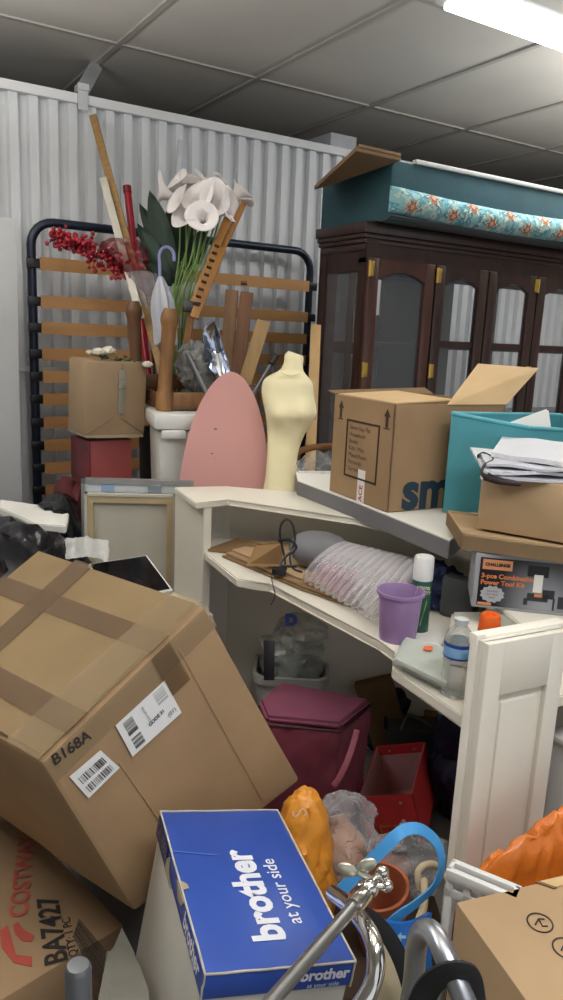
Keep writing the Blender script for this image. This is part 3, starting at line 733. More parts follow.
b = B(); cbox(-.016, Wc+.066, Hc + .03, Hc + .05, -.06, -.03); cbox(-.016, -.002, 0, Hc+.05, -.06, -.03); obj('frame', b, mat('alu_frame', 'aeb1b2', .35, metal=.6), t)
b = B(); cbox(.06, .11, Hc - .0, Hc + .028, -.034, -.03); obj('blue_sticker', b, mat('blue_sticker', '8fa6c8', .5), t)
for x0_, x1_, z1_ in ((.24, .29, .03), (.36, .39, .02)):
    b = B(); cbox(x0_, x1_, Hc, Hc + z1_, -.034, -.022); obj('marker_clip', b, mat('clip_grey', '7f8a94', .4), t)
# low stack under the canvases so they stand on something
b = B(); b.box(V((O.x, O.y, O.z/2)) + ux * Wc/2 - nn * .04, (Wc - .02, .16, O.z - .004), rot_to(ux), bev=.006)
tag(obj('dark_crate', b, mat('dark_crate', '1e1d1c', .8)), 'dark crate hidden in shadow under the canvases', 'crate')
# black picture frame lying behind the big carton
q = [onz(x, y, z) for x, y, z in ((88, 564, .75), (147, 555, .76), (173, 590, .70), (104, 604, .69))]
nf = (q[1] - q[0]).cross(q[3] - q[0]).normalized()
if nf.z < 0: nf = -nf
t = thing('framed_picture', 'black glazed picture with thin white frame behind the big carton', 'picture', q[3])
b = B(); b.prism(q, -nf * .02, bev=.002); obj('frame', b, WPLAST, t)
cq = (q[0]+q[1]+q[2]+q[3]) / 4
b = B(); b.prism([cq + (p - cq) * .93 + nf * .001 for p in q], nf * .002); obj('glazing', b, mat('black_glass', '0c0d10', .12), t)
# plastic film scrunched
b = B(); b.patch(lambda u, v: onz(lerp(66, 108, u), lerp(557, 537, v) + 6*abs(u-.4), .765 + .03*v + .01*sin(u*9)), 18, 12); b.crumple(.010, 14, 31); b.solidify(.002)
tag(obj('plastic_sheet', b, film('milky_film', 'c9cbc8', clear=.55, rough=.25, bump=.3)), 'scrunched milky plastic sheet in front of the canvas', 'plastic sheet')
# black bags heap
GB = mat('black_polythene', '0d0f14', .22, var=.2, bump=.5, bscale=18)
b = B(); b.sph((.42, 2.62, .40), 1, 5, (.50, .46, .46)); b.crumple(.06, 5, 4); b.crumple(.018, 22, 6); b.floor_at(0.002)
tag(obj('rubbish_bag', b, GB), 'shiny black rubbish bag heaped behind the big carton', 'bag')
b = B(); cn = at(62, 540, 3.0); b.sph((cn.x + .0, cn.y, .42), 1, 4, (.12, .12, .47)); b.crumple(.05, 7, 9); b.floor_at(.002)
tag(obj('rubbish_bag', b, GB), 'dark black bag standing under the bed slats', 'bag')
b = B(); p1, p2, p3, p4 = onz(0, 499, .86), onz(70, 509, .84), onz(66, 526, .82), onz(36, 524, .82); p5 = onz(0, 508, .84)
b.prism([p1, p2, p3, p4, p5], (0, 0, -.03), bev=.004)
tag(obj('foam_board', b, mat('foam_white', 'd3d2cb', .6)), 'white foam packing piece lying on the black rubbish bag', 'packing foam')
b = B(); b.prism([onz(-4, 570, .66), onz(24, 566, .66), onz(24, 570, .65), onz(-4, 576, .65)], (0, 0, -.01))
tag(obj('white_edging', b, WPLAST), 'thin white edging strip below the black rubbish bag', 'strip')
b = B(); c = at(66, 492, 3.25); b.sph((c.x, c.y - .04, .42), 1, 4, (.12, .12, .50)); b.crumple(.03, 9, 14); b.floor_at(.002)
tag(obj('red_cushion', b, mat('maroon_velvet', '4a1216', .8, var=.3)), 'dark maroon fabric bundle slumped beside the red box', 'fabric bundle')

# ------------------------------------------------------------------ WHITE COUNTER
ct = thing('counter_desk', 'white curved reception counter with raised shelf and lower worktop', 'counter', (1.45, 1.7, 0))
ZS, ZL = .98, .80
slab = [onz(196, 503, ZS), onz(228, 499, ZS), onz(356, 518, ZS), onz(402, 529, ZS), V((1.53, .99, ZS)), V((1.97, .99, ZS)), V((1.97, 1.95, ZS)), V((1.62, 2.36, ZS)), onz(295, 492, ZS), onz(226, 486, ZS), onz(174, 487, ZS)]
b = B(); b.prism(slab, (0, 0, -.022), bev=.003); obj('raised_shelf', b, WHITE, ct)
low = [onz(205, 553, ZL), onz(237, 579, ZL), onz(271, 583, ZL), onz(379, 640, ZL), V((1.165, 1.30, ZL)), onz(392, 668, ZL), onz(462, 715, ZL), V((1.085, .962, ZL)), V((1.11, .955, ZL)), V((1.95, .955, ZL)), V((1.91, 1.80, ZL)), V((1.60, 2.12, ZL)), V((1.20, 2.42, ZL))]
b = B(); b.prism(low, (0, 0, -.028), bev=.004); obj('worktop', b, WHITE, ct)
def panel(a, c, z0, z1, th, m, nm):
    a, c = V((a[0], a[1], 0)), V((c[0], c[1], 0)); d = (c - a); n = V((-d.y, d.x, 0)).normalized() * th
    b = B(); b.prism([a + V((0, 0, z0)), c + V((0, 0, z0)), c + n + V((0, 0, z0)), a + n + V((0, 0, z0))], (0, 0, z1 - z0), bev=.002); obj(nm, b, m, ct)
s10, s0 = slab[10], slab[0]
pn = onz(204, 505, ZS - .02)
panel((s10.x + .005, s10.y), (s0.x + .035, s0.y + .01), 0, ZS - .022, .03, WHITE, 'end_panel')
panel((1.13, 2.47), (1.295, 2.43), 0, ZS - .022, .02, CREAM, 'back_panel')
panel((1.295, 2.43), (1.62, 2.12), 0, ZS - .022, .02, CREAM, 'back_panel')
panel((1.62, 2.12), (1.93, 1.80), 0, ZS - .022, .02, CREAM, 'back_panel')
panel((1.93, 1.80), (1.95, 1.0), 0, ZS - .022, .02, CREAM, 'back_panel')
b = B(); b.box((1.085, 2.36, .29), (.04, .3, .58), rotz(8)); obj('plinth', b, CREAM, ct)
# end door panel
de = thing('counter_door', 'white cupboard door with recessed panel at the end of counter', 'door', (1.3, .93, 0))
dA = onz(489, 645, ZS); dB = onz(563, 631.5, ZS); ux = V((dB.x - dA.x, dB.y - dA.y, 0)).normalized(); ny = V((-ux.y, ux.x, 0))
DW = .212
def dbox(bb, x0, x1, z0, z1, y0, y1, bev=0): bb.hexa([V((dA.x, dA.y, 0)) + ux * x + ny * y + V((0, 0, z)) for x in (x0, x1) for y in (y0, y1) for z in (z0, z1)], bev)
b = B(); dbox(b, 0, DW, .0, ZS, .012, .03, .002)
dbox(b, 0, .042, 0, ZS, 0, .02, .003); dbox(b, DW - .042, DW, 0, ZS, 0, .02, .003); dbox(b, .04, DW - .04, ZS - .115, ZS, 0, .02, .003); dbox(b, .04, DW - .04, 0, .1, 0, .02, .003)
dbox(b, .056, DW - .056, .13, ZS - .135, .006, .02, .006)
obj('door_leaf', b, WHITE, de)
b = B(); dbox(b, -.004, 0.02, 0, ZS + .008, .03, .05, .002); dbox(b, -.0, .24, ZS - .02, ZS + .004, .03, .06, .003); obj('edge_lipping', b, CREAM, de)

# ------------------------------------------------------------------ THINGS ON RAISED SHELF
t = thing('grey_board_box', 'long flat grey-sided box with white top lying on counter', 'box', (1.6, 2.0, ZS))
g = [onz(297, 495, ZS), V((1.448, 1.876, ZS)), V((1.405, 1.395, ZS)), V((1.62, 1.52, ZS)), V((1.85, 2.30, ZS)), V((1.56, 2.40, ZS))]
b = B(); b.prism(g, (0, 0, .050), bev=.002); obj('body', b, GREYP, t)
b = B(); b.prism([p + V((0, 0, .050)) for p in g], (0, 0, .004)); obj('top_board', b, WPAPER, t)
zg = ZS + .055
# printed box
sm = Fr((1.672, 1.86, zg + .163), (.335, .433, .326), rotz(-93.7))
t = thing('cardboard_box', 'open cardboard box with arrows, printed panel and dark blue lettering', 'box', (1.672, 1.86, zg))
b = B(); d = sm.d
for a0, a1, b0, b1 in ((0, 1, 0, .012), (0, 1, .988, 1), (0, .015, 0, 1), (.985, 1, 0, 1)):
    b.hexa([sm.P(a, bb_, c_) for a in (a0, a1) for bb_ in (b0, b1) for c_ in (0, 1)])
b.hexa([sm.P(a, bb_, c_) for a in (0, 1) for bb_ in (0, 1) for c_ in (0, .01)])
obj('body', b, CARD, t)
# flaps
Zv = V((0, 0, 1))
b = B(); r0, r1 = sm.P(1, .45, 1), sm.P(1, 1, 1); P1_ = onpl(537, 367, r1, sm.X()); 
f1 = at(538, 368, 2.48); f0 = at(478, 363.5, 2.66)
b.prism([r0, r1, f1, f0], sm.X() * .005); obj('flap', b, CARDIN, t)
b = B(); l0, l1 = sm.P(0, 0, 1), sm.P(0, 1, 1)
b.prism([sm.P(0.02, .02, 1), sm.P(.98, .02, 1), sm.P(.93, .55, 1.03), sm.P(.1, .52, 1.04)], (0, 0, .004)); obj('flap', b, CARDIN, t)
b = B(); b.prism([sm.P(0, .0, 1), sm.P(0, .95, 1), sm.P(-.2, .98, 1.05), sm.P(-.14, .0, 1.02)], (0, 0, .004)); obj('flap', b, CARDK, t)
# faces: left face is b=0 side seen from the front-left ; right face is a=1 side
fu = (sm.P(1, 0, 0) - sm.P(0, 0, 0)).normalized(); fn = -sm.Y()
PR = mat('box_print', '3a2a20', .8)
b = B()
def strip(pts, n, h=.0012): b.prism([p + n * .0006 for p in pts], n * h)
def onface(u, v): return sm.P(u, 0, v)
for u0, u1, v0, v1 in ((.25, .27, .22, .78), (.78, .80, .22, .78), (.25, .80, .765, .785), (.25, .80, .215, .235)):
    strip([onface(u0, v0), onface(u1, v0), onface(u1, v1), onface(u0, v1)], fn)
for uc in (.13, .90):
    strip([onface(uc - .018, .78), onface(uc + .018, .78), onface(uc + .018, .88), onface(uc - .018, .88)], fn)
    strip([onface(uc - .045, .88), onface(uc + .045, .88), onface(uc, .95)], fn)
    strip([onface(uc - .045, .765), onface(uc + .045, .765), onface(uc + .045, .775), onface(uc - .045, .775)], fn)
obj('printed_panel', b, PR, t)
lines = ['Store Hay Flat', 'Household', 'Books', 'Kids / Misc', 'Mixed Room', 'Personals', 'Garments']
for i, s_ in enumerate(lines): text(t, s_, onface(.31, .71 - .068 * i), fu, Zv, .020, PR, n_off=.001, ax='LEFT')
b = B(); strip([onface(.5, .0), onface(.62, .0), onface(.62, .32), onface(.5, .32)], fn, .001); obj('seal_label', b, WPAPER, t)
text(t, 'ACE', onface(.565, .09), Zv, -fu, .028, mat('label_red', 'a43a44', .6), bold=.0008, n_off=.002)
text(t, 'sm', lerp(onpl(399, 493, sm.P(1, 0, 0), sm.X()), onpl(450, 489, sm.P(1, 0, 0), sm.X()), .54), sm.Y(), Zv, .165, mat('navy_print', '1c3444', .7), bold=.0065, n_off=.0015)

# teal fabric bin
TB = mat('turquoise_fabric', '4a949e', .75, var=.06, scale=4)
zb2 = zg + .004
bx = [V((1.604, 1.635, zb2)), V((1.83, 1.53, zb2)), V((2.15, 1.51, zb2)), V((2.15, 1.672, zb2))]
tops = [at(452, 414, 2.62), at(519, 428.5, 2.50), V((2.15, 1.50, 1.285)), V((2.15, 1.68, 1.32))]
c1 = V((1.604, 1.635, 0)); tops[0] = V((1.604, 1.635, zat(414, c1))); tops[1] = V((1.83, 1.53, zat(428.5, V((1.83, 1.53, 0)))))
t = thing('fabric_bin', 'turquoise open fabric storage bin behind the stacked cartons', 'storage bin', (1.85, 1.6, zb2))
b = B(); n = 4; vb = [b.bm.verts.new(p) for p in bx]; vt = [b.bm.verts.new(p) for p in tops]
for k in range(n): b.bm.faces.new((vb[k], vb[(k+1) % n], vt[(k+1) % n], vt[k]))
b.bm.faces.new(vb[::-1]); b.solidify(.007); obj('body', b, TB, t)
b = B(); m1 = lerp(tops[0], tops[1], .5)
for A, C in ((tops[0], tops[1]), (tops[1], tops[2]), (tops[2], tops[3]), (tops[3], tops[0])): b.tube([A + V((0,0,.002)), C + V((0,0,.002))], .006, 8)
obj('rim_band', b, mat('turquoise_rim', '58a9b4', .7), t)
wc_ = at(528, 424, 2.55)
b = B(); p = [at(505, 424, 2.37), at(549, 408, 2.39), at(553, 436, 2.37), at(509, 446, 2.35)]
b.prism(p, FW * .03, bev=.006)
tag(obj('white_tray', b, WPLAST), 'white plastic tray sticking out of the turquoise bin', 'tray')

# ------------------------------------------------------------------ RIGHT STACK
ZD = .897
# white drawer + tray on the worktop
dr = [onz(527, 634, ZD), onz(496, 608, ZD)]
e1 = (dr[1] - dr[0]); e1.z = 0; ex_ = V((e1.y, -e1.x, 0)).normalized()
b_ = [dr[0], dr[1] + e1 * .35, dr[1] + e1 * .35 + ex_ * .38, dr[0] + ex_ * .38]
t = thing('drawer_box', 'white painted drawer under the power tool carton', 'drawer', V((b_[0].x, b_[0].y, ZL)))
b = B(); b.prism(b_, (0, 0, -(ZD - ZL) + .002), bev=.003); obj('body', b, mat('drawer_white', 'c6c6be', .45), t)
b = B(); b.prism([p + V((0, 0, .0005)) for p in b_], (0, 0, .010), bev=.003); obj('top_board', b, WHITE, t)
tr = [onz(447, 648, .845), onz(452, 611, .86), onz(493, 611, .86), onz(483, 655, .845)]
b = B(); b.prism(tr, (0, 0, -.042), bev=.006); tag(obj('white_ledge', b, WHITE), 'small white tray standing behind the water bottle', 'tray')
# power tool carton
ZT = .908
A = onz(471, 606.5, ZT); Bq = onz(563, 616, ZT); dx = V((Bq.x - A.x, Bq.y - A.y, 0)).normalized()
Hh = zat(552.5, A) - ZT - .0; Rm = rot_to(dx); tk = Fr(A + dx * .21 + Rm @ V((0, .075, Hh/2)), (.42, .15, Hh), Rm)
t = thing('tool_kit_box', 'black and grey power tool kit carton below the flat box', 'box', (tk.c.x, tk.c.y, ZT))
b = B(); b.box(tk.c, tk.d, Rm, bev=.003); obj('carton', b, mat('box_silver', '9c9ca0', .4, var=.1), t)
FN = -tk.Y(); fP = lambda u, v: tk.P(u * .56, 0, v)
TKM = bpy.data.materials.new('tool_kit_print'); TKM.use_nodes = True; nt = TKM.node_tree; pb = nt.nodes['Principled BSDF']; pb.inputs['Roughness'].default_value = .3
tc = nt.nodes.new('ShaderNodeTexCoord'); gr_ = nt.nodes.new('ShaderNodeTexGradient'); gr_.gradient_type = 'SPHERICAL'; mp = nt.nodes.new('ShaderNodeMapping')
ctr = tk.P(.42, 0, .2) - V((tk.c.x, tk.c.y, ZT)); mp.inputs['Location'].default_value = tuple(-x * 8 for x in ctr); mp.inputs['Scale'].default_value = (8, 8, 8)
nt.links.new(tc.outputs['Object'], mp.inputs[0]); nt.links.new(mp.outputs[0], gr_.inputs[0]); cr = nt.nodes.new('ShaderNodeValToRGB'); cr.color_ramp.elements[0].color = lin('17191f'); cr.color_ramp.elements[1].color = lin('8f9096'); cr.color_ramp.elements[1].position = .9
nt.links.new(gr_.outputs['Fac'], cr.inputs[0]); nt.links.new(cr.outputs[0], pb.inputs['Base Color'])
def fquad(u0, v0, u1, v1, h0, h1): b.hexa([fP(u, v) + FN * h for u in (u0, u1) for v in (v0, v1) for h in (h0, h1)])
b = B(); fquad(.05, .05, 1.75, .93, 0, .001); obj('front_print', b, TKM, t)
ORA = mat('orange_print', 'd08a5a', .5); ORD = mat('orange_lettering', 'cf7a4a', .5)
b = B(); fquad(.075, .72, .375, .90, .001, .0015); fquad(.06, .06, .2, .11, .001, .0015); obj('orange_band', b, ORA, t)
text(t, 'CHALLENGE', fP(.225, .81) + FN * .0012, dx, Zv, .0105, INK, bold=.0008, n_off=.0008)
text(t, '3-pce Combination', fP(.07, .60) + FN * .001, dx, Zv, .0165, ORD, bold=.0006, ax='LEFT', n_off=.0006)
text(t, 'Power Tool Kit', fP(.07, .48) + FN * .001, dx, Zv, .0165, ORD, bold=.0006, ax='LEFT', n_off=.0006)
b = B(); n = 24; cS = fP(.20, .27) + FN * .001
b.prism([cS + dx * (cos(2*pi*k/n) * (.030 if k % 2 else .026)) + Zv * (sin(2*pi*k/n) * (.023 if k % 2 else .019)) for k in range(n)], FN * .0008); obj('starburst', b, mat('star_grey', 'a7a7aa', .5), t)
for k_, s_ in enumerate(('INCLUDES', 'Drill  Sander', 'Jigsaw')): text(t, s_, cS + Zv * (.008 - .008 * k_) + FN * .001, dx, Zv, .006, INK, n_off=.0006)
b = B(); fquad(.53, .66, .74, .86, .001, .0014); obj('handle_slot', b, BLACK, t)
b = B(); fquad(.60, .38, .69, .70, .0015, .002); obj('white_tag', b, WPAPER, t)
b = B(); fquad(.55, .22, .76, .36, .001, .002); fquad(.52, .14, .56, .26, .001, .002); fquad(.70, .28, .82, .44, .001, .002); fquad(.81, .08, .83, .3, .001, .002); fquad(.86, .12, .95, .34, .001, .002); obj('tool_picture', b, mat('tool_dark', '2a2b30', .4), t)
b = B(); fquad(.62, .30, .70, .36, .002, .0026); obj('tool_badge', b, ORA, t)
# grey dark thing left of toolkit
c = at(462, 588, 2.0)
b = B(); b.box((c.x + .05, c.y + .05, ZL + .06), (.05, .10, .116), rotz(20), bev=.01)
tag(obj('grey_case', b, mat('grey_case', '3f4246', .5)), 'dark grey plastic case squeezed beside the power tool carton', 'case')
# flat open carton
ZF = ZT + Hh + .003
A = onz(461, 549, ZF); Bq = onz(563, 563, ZF); dx2 = V((Bq.x - A.x, Bq.y - A.y, 0)).normalized(); hF = zat(533, A) - ZF
bl = onz(447, 510, ZF + hF); dd = V((bl.x - A.x, bl.y - A.y, 0)); 
O2 = A
t = thing('flat_box', 'shallow flat brown carton on top of the power tool kit', 'box', (A.x + .15, A.y, ZF))
def fb(b, a0, a1, c0_, c1_, z0, z1, bev=0): b.hexa([V((O2.x, O2.y, ZF)) + dx2 * a + dd * c_ + V((0, 0, z)) for a in (a0, a1) for c_ in (c0_, c1_) for z in (z0, z1)], bev)
b = B(); fb(b, 0, .42, 0, 1, 0, hF - .006); fb(b, 0, .42, 0, .025, 0, hF); fb(b, 0, .42, .975, 1, 0, hF); fb(b, 0, .006, 0, 1, 0, hF); obj('body', b, CARD2, t)
ZU = ZF + hF + .001
A = onz(476.5, 528, ZU); Bq = onz(563, 543, ZU); dx3 = V((Bq.x - A.x, Bq.y - A.y, 0)).normalized(); hU = zat(474, A) - ZU; Rm = rot_to(dx3)
uf = Fr(A + dx3 * .19 + Rm @ V((0, .075, hU/2)), (.38, .15, hU), Rm)
t = thing('brown_box', 'plain closed brown carton on the flat box under mailers', 'box', (uf.c.x, uf.c.y, ZU))
b = B(); b.box(uf.c, uf.d, Rm, bev=.002); obj('body', b, CARD2, t)
b = B(); b.box(uf.P(.5, .5, 1) + V((0, 0, .0006)), (.38, .045, .001), Rm); b.box(uf.P(0, .5, .85) - dx3 * .0006, (.001, .045, hU * .3), Rm); obj('tape', b, TAPE, t)
# mailers on top
ZM = ZU + hU
MG = mat('mailer_grey', 'b9bac0', .5, var=.05); MW = mat('mailer_bubble', 'd0d1d6', .5, var=.04, bump=.6, bscale=150)
def mailer(px, z, th, m, lb, amp, seed):
    P = [onz(x, y, z) for x, y in px]
    def fn(u, v):
        p = lerp(lerp(P[0], P[1], u), lerp(P[3], P[2], u), v); return p + V((0, 0, amp * noise.noise(V((u*3, v*3, seed))) + amp))
    b = B(); b.patch(fn, 14, 10); b.solidify(th)
    return tag(obj('padded_mailer', b, m), lb, 'mailing bag', 'mailing bags on the brown carton')
b = B(); pl = [onz(x, y, ZM + .012) for x, y in ((486, 472), (492, 477), (505, 481), (520, 484), (500, 482), (484, 478))]
b.tube(smoothpath(pl, 5), [(.006, .003)] * (len(pl)*5 - 4), 8); pl2 = [onz(x, y, ZM + .03) for x, y in ((478, 456), (484, 454), (493, 460), (484, 466), (482, 474), (490, 478))]
b.tube(smoothpath(pl2, 5), [(.006, .003)] * (len(pl2)*5 - 4), 8)
tag(obj('black_strap', b, mat('strap_dark', '2b1f22', .6)), 'dark looped strap trailing from the stack of mailers', 'strap')
mailer([(485, 464), (600, 470), (600, 484), (480, 478)], ZM + .004, .006, MG, 'lowest grey mailing bag in the stack on brown carton', .004, 1.2)
mailer([(470, 449), (600, 462), (600, 476), (484, 473)], ZM + .016, .008, MW, 'white mailing bag poking out left in the mailer stack', .005, 3.2)
mailer([(480, 455), (600, 466), (600, 474), (486, 466)], ZM + .028, .006, MG, 'grey mailing bag second from top of the stack', .005, 5.1)
mailer([(502, 438), (600, 446), (600, 470), (491, 455)], ZM + .040, .012, MW, 'topmost bubble-textured white mailing bag in the stack', .006, 7.7)

# ------------------------------------------------------------------ THINGS ON THE WORKTOP
# folded cardboards
def sheet(px, z, th, m, name, label, cat='cardboard', lift=None, group=None):
    P = [onz(x, y, z + (lift[i] if lift else 0)) for i, (x, y) in enumerate(px)]
    b = B(); b.prism(P, (0, 0, th)); return tag(obj(name, b, m), label, cat, group)
sheet([(206, 551), (238, 540), (262, 545), (240, 555)], ZL + .002, .008, CARDK, 'cardboard_folder', 'dark brown cardboard folder at the narrow end of worktop', lift=(0, .02, .02, 0))
sheet([(222, 557), (262, 549), (300, 560), (346, 588), (366, 613), (300, 590)], ZL + .002, .005, CARDK, 'flattened_carton', 'bottom flattened carton of the pile on the worktop', group='flattened cartons')
sheet([(226, 554), (266, 546), (302, 556), (346, 584), (362, 608), (300, 586)], ZL + .009, .005, CARD, 'flattened_carton', 'middle flattened carton of the pile on the worktop', group='flattened cartons')
sheet([(232, 551), (272, 541), (304, 552), (340, 578), (340, 592), (296, 578)], ZL + .016, .005, CARD2, 'flattened_carton', 'top flattened carton of the pile beneath black cable', group='flattened cartons')
P = [onz(246, 566, ZL + .03), onz(281, 566, ZL + .03), at(284, 542, 2.36), at(256, 544, 2.40)]
b = B(); b.prism(P, FW * .005); tag(obj('cardboard_flap', b, mat('flap_brown', '8a6a42', .8)), 'upright brown cardboard flap on the flattened cartons', 'cardboard')
# grey pouch
c = onz(318, 568, ZL + .02); zc = ZL + .026
b = B(); ex = (onz(345, 575, ZL) - onz(290, 565, ZL)); ex.z = 0
b.sph(V((c.x, c.y, zc + .055)), 1, 4, (ex.length * .52, .075, .06), rot_to(ex)); b.crumple(.006, 12, 5, ridge=False); b.floor_at(zc)
tag(obj('grey_pouch', b, mat('grey_neoprene', '6e6f72', .6, var=.06)), 'rounded grey pouch on flattened cartons behind the black cable', 'pouch')
dC = 2.28
t = thing('cable_adapter', 'black cable loop with a small plug on flattened cartons', 'cable', onz(288, 572, ZL + .03))
b = B()
pth = smoothpath([at(286, 570, dC - .03), at(284, 555, dC), at(280, 535, dC), at(282, 523, dC), at(288, 519.5, dC), at(293, 526, dC), at(295, 540, dC), at(290, 556, dC - .02), at(293, 568, dC - .04), at(302, 572, dC - .06)], 6); b.tube(pth, .0035, 8)
pth = smoothpath([at(279, 541, dC), at(290, 540, dC - .02), at(296, 548, dC - .02), at(286, 556, dC - .02), at(281, 565, dC - .03), at(297, 566, dC-.05)], 6); b.tube(pth, .0045, 8)
obj('cord', b, BLACK, t)
b = B(); pth = smoothpath([onz(270, 574, ZL + .025), at(273, 585, 2.16), at(275, 596, 2.14), at(271, 605, 2.14)], 5); b.tube(pth, .0016, 6); obj('thin_wire', b, BLACK, t)
b = B(); b.box(onz(279, 571, ZL + .03) , (.045, .028, .022), rotz(-30), bev=.004); obj('plug', b, BLACK, t)
# air column packaging
AIR = film('air_column_film', 'dedade', clear=.84, rough=.05, edge=.4)
fl_ = onz(312, 585, ZL + .03); frt = onz(394, 622, ZL + .01); bk = onz(398, 545, .93)
t = thing('air_cushion_wrap', 'clear inflated air-column packaging around a pink box', 'packaging', onz(350, 600, ZL))
lowL, lowR = onz(305, 581, ZL + .022), onz(372, 620, ZL + .022)
upL, upR = onz(322, 560, .90), onz(402, 586, .90)
bkL, bkR = onz(352, 545, .905), onz(424, 562, .905)
b = B(); n = 12
for k in range(n):
    u = k / (n - 1); A, M_, E_ = lerp(lowL, lowR, u), lerp(upL, upR, u), lerp(bkL, bkR, u)
    pth = smoothpath([A, lerp(A, M_, .5) + V((-.012, -.008, .0)), M_, lerp(M_, E_, .5) + V((0, 0, .012)), E_], 5)
    m_ = len(pth); r0_ = (lowR - lowL).length / n * .60
    b.tube(pth, [r0_ * (.35 + .65 * min(1, min(i, m_ - 1 - i) / 3)) for i in range(m_)], 10)
obj('air_columns', b, AIR, t)
b = B(); q = [lerp(lowL, lowR, .02), lerp(lowL, lowR, .55), lerp(lerp(lowL, lowR, .55), lerp(upL, upR, .5), .6), lerp(lerp(lowL, lowR, .02), lerp(upL, upR, .05), .6)]
q2 = [p + V((.03, .05, 0)) for p in q]
b.prism([p + V((.035, .03, -.012)) for p in q], V((.07, .07, 0)))
tag(obj('pink_box', b, mat('pink_red_card', 'a8475c', .6, var=.4, scale=9)), 'pink and cream gift box wrapped inside the air columns', 'box')
# purple cup
PU = film('purple_plastic', 'a585b6', clear=.38, rough=.3, edge=.3)
cp = onz(397, 638, ZL); t_z = zat(590, cp) - ZL
def rpx(px, p): return px * (p - CAM).dot(FW) / F
R1, R0 = rpx(24, cp), rpx(18, cp)
b = B(); b.lathe([(0, 0), (R0, 0), (R0 + .001, .004), (R1 - .006, t_z - .012), (R1, t_z - .008), (R1, t_z), (R1 - .004, t_z), (R1 - .007, t_z - .012), (R0 - .002, .006), (0, .006)], cp, 36)
tag(obj('plastic_cup', b, PU), 'translucent purple plastic tumbler standing before the green spray can', 'cup')
# spray can
cp = onz(418, 631, ZL); zt_ = zat(556, cp) - ZL; Rr = rpx(10.2, cp) * .95
t = thing('spray_can', 'green aerosol spray can with white cap behind purple tumbler', 'spray can', cp)
b = B(); b.lathe([(0, 0), (Rr*.95, 0), (Rr, .004), (Rr, zt_ * .70), (Rr * .93, zt_ * .715), (0, zt_*.715)], cp, 28); obj('can_body', b, mat('can_green', '1f4f44', .35, var=.1), t)
b = B(); b.lathe([(0, zt_*.70), (Rr * 1.02, zt_ * .70), (Rr * 1.02, zt_*.98), (Rr*.9, zt_), (0, zt_)], cp, 28); obj('cap', b, WPLAST, t)
tv = V((CAM.x - cp.x, CAM.y - cp.y, 0)).normalized(); tu = V((-tv.y, tv.x, 0))
YEL = mat('can_lettering', 'c9c9a0', .5)
text(t, 'LEWIS', cp + tv * (Rr + .0006) + Zv * (zt_ * .62) + tu * .004, tu, Zv, .012, YEL, bold=.0006, n_off=.0004)
text(t, 'ABBOT', cp + tv * (Rr + .0006) + Zv * (zt_ * .56) + tu * .004, tu, Zv, .012, YEL, bold=.0006, n_off=.0004)
b = B(); 
for s_ in (-1, 1): b.tube([cp + tv * (Rr*.98) + tu * (Rr*.1*s_) + Zv*(zt_*.12), cp + tv * (Rr * .8) + tu * (Rr * .62) * s_ + Zv * (zt_ * .45)], .0012, 6)
obj('yellow_motif', b, mat('can_yellow', 'a9b04a', .5), t)
# navy cloth
c = onz(444, 606, ZL)
b = B(); b.sph(V((c.x - .01, c.y + .02, ZL + .05)), 1, 4, (.07, .075, .075)); b.crumple(.03, 16, 17); b.floor_at(ZL + .002)
tag(obj('navy_cloth', b, mat('navy_cloth', '1f284c', .85, var=.2)), 'crumpled navy cloth between spray can and power tool carton', 'cloth')
sheet([(402, 652), (425, 622), (449, 628), (440, 650)], ZL + .002, .003, WPAPER, 'paper_sheet', 'white paper sheet lying beside the green spray can', 'paper')
# clear acrylic sheets stack
ACR = film('acrylic_clear', 'c0c6bc', clear=.60, rough=.08, edge=.45)
pl = [(392, 665), (403, 643), (448, 655), (443, 690)]
for k, lb in enumerate(('lowest clear acrylic sheet under the stack beside bottle', 'middle clear acrylic sheet in the stack beside bottle', 'top clear acrylic sheet in the stack beside bottle')):
    P = [onz(x + k * 1.5, y - 1.2 * k, ZL + .004 + .013 * k) for x, y in pl]
    b = B(); b.prism(P, (0, 0, .010), bev=.001); tag(obj('acrylic_sheet', b, ACR), lb, 'clear sheet', 'clear acrylic sheets')
P = [onz(x, y, ZL + .044) for x, y in ((424, 646), (433, 647), (432, 651), (423, 650))]
b = B(); b.prism(P, (0, 0, .0015)); tag(obj('orange_sticker', b, mat('orange_sticker', 'd8643a', .5)), 'small orange price sticker on top acrylic sheet', 'sticker')
# water bottle
cp = onz(454, 694, ZL); H_ = zat(618, cp) - ZL; Rr = rpx(14.5, cp)
t = thing('water_bottle', 'clear plastic water bottle with blue label near worktop corner', 'bottle', cp)
BT = film('bottle_clear', 'b9beb8', clear=.68, rough=.06, edge=.5)
pr = [(0, .006), (Rr*.5, .002), (Rr*.85, 0), (Rr*.98, .012)]
for k in range(9): pr += [(Rr * (.98 if k % 2 else .92), H_ * (.08 + .055 * k))]
pr += [(Rr, H_*.58), (Rr, H_*.72), (Rr*.8, H_*.82), (Rr*.45, H_*.9), (Rr*.40, H_*.92), (Rr*.40, H_*.96)]
b = B(); b.lathe(pr, cp, 28); obj('bottle_body', b, BT, t)
b = B(); b.lathe([(0, H_*.925), (Rr*.47, H_*.925), (Rr*.47, H_*.995), (Rr*.4, H_), (0, H_)], cp, 20); obj('cap', b, mat('cap_clear_white', 'bfc3c4', .35), t)
b = B(); b.lathe([(Rr*1.01, H_*.52), (Rr*1.02, H_*.58), (Rr*1.02, H_*.70)], cp, 28); obj('label_sleeve', b, mat('label_blue', '86b4dc', .4, var=.25, scale=25), t)
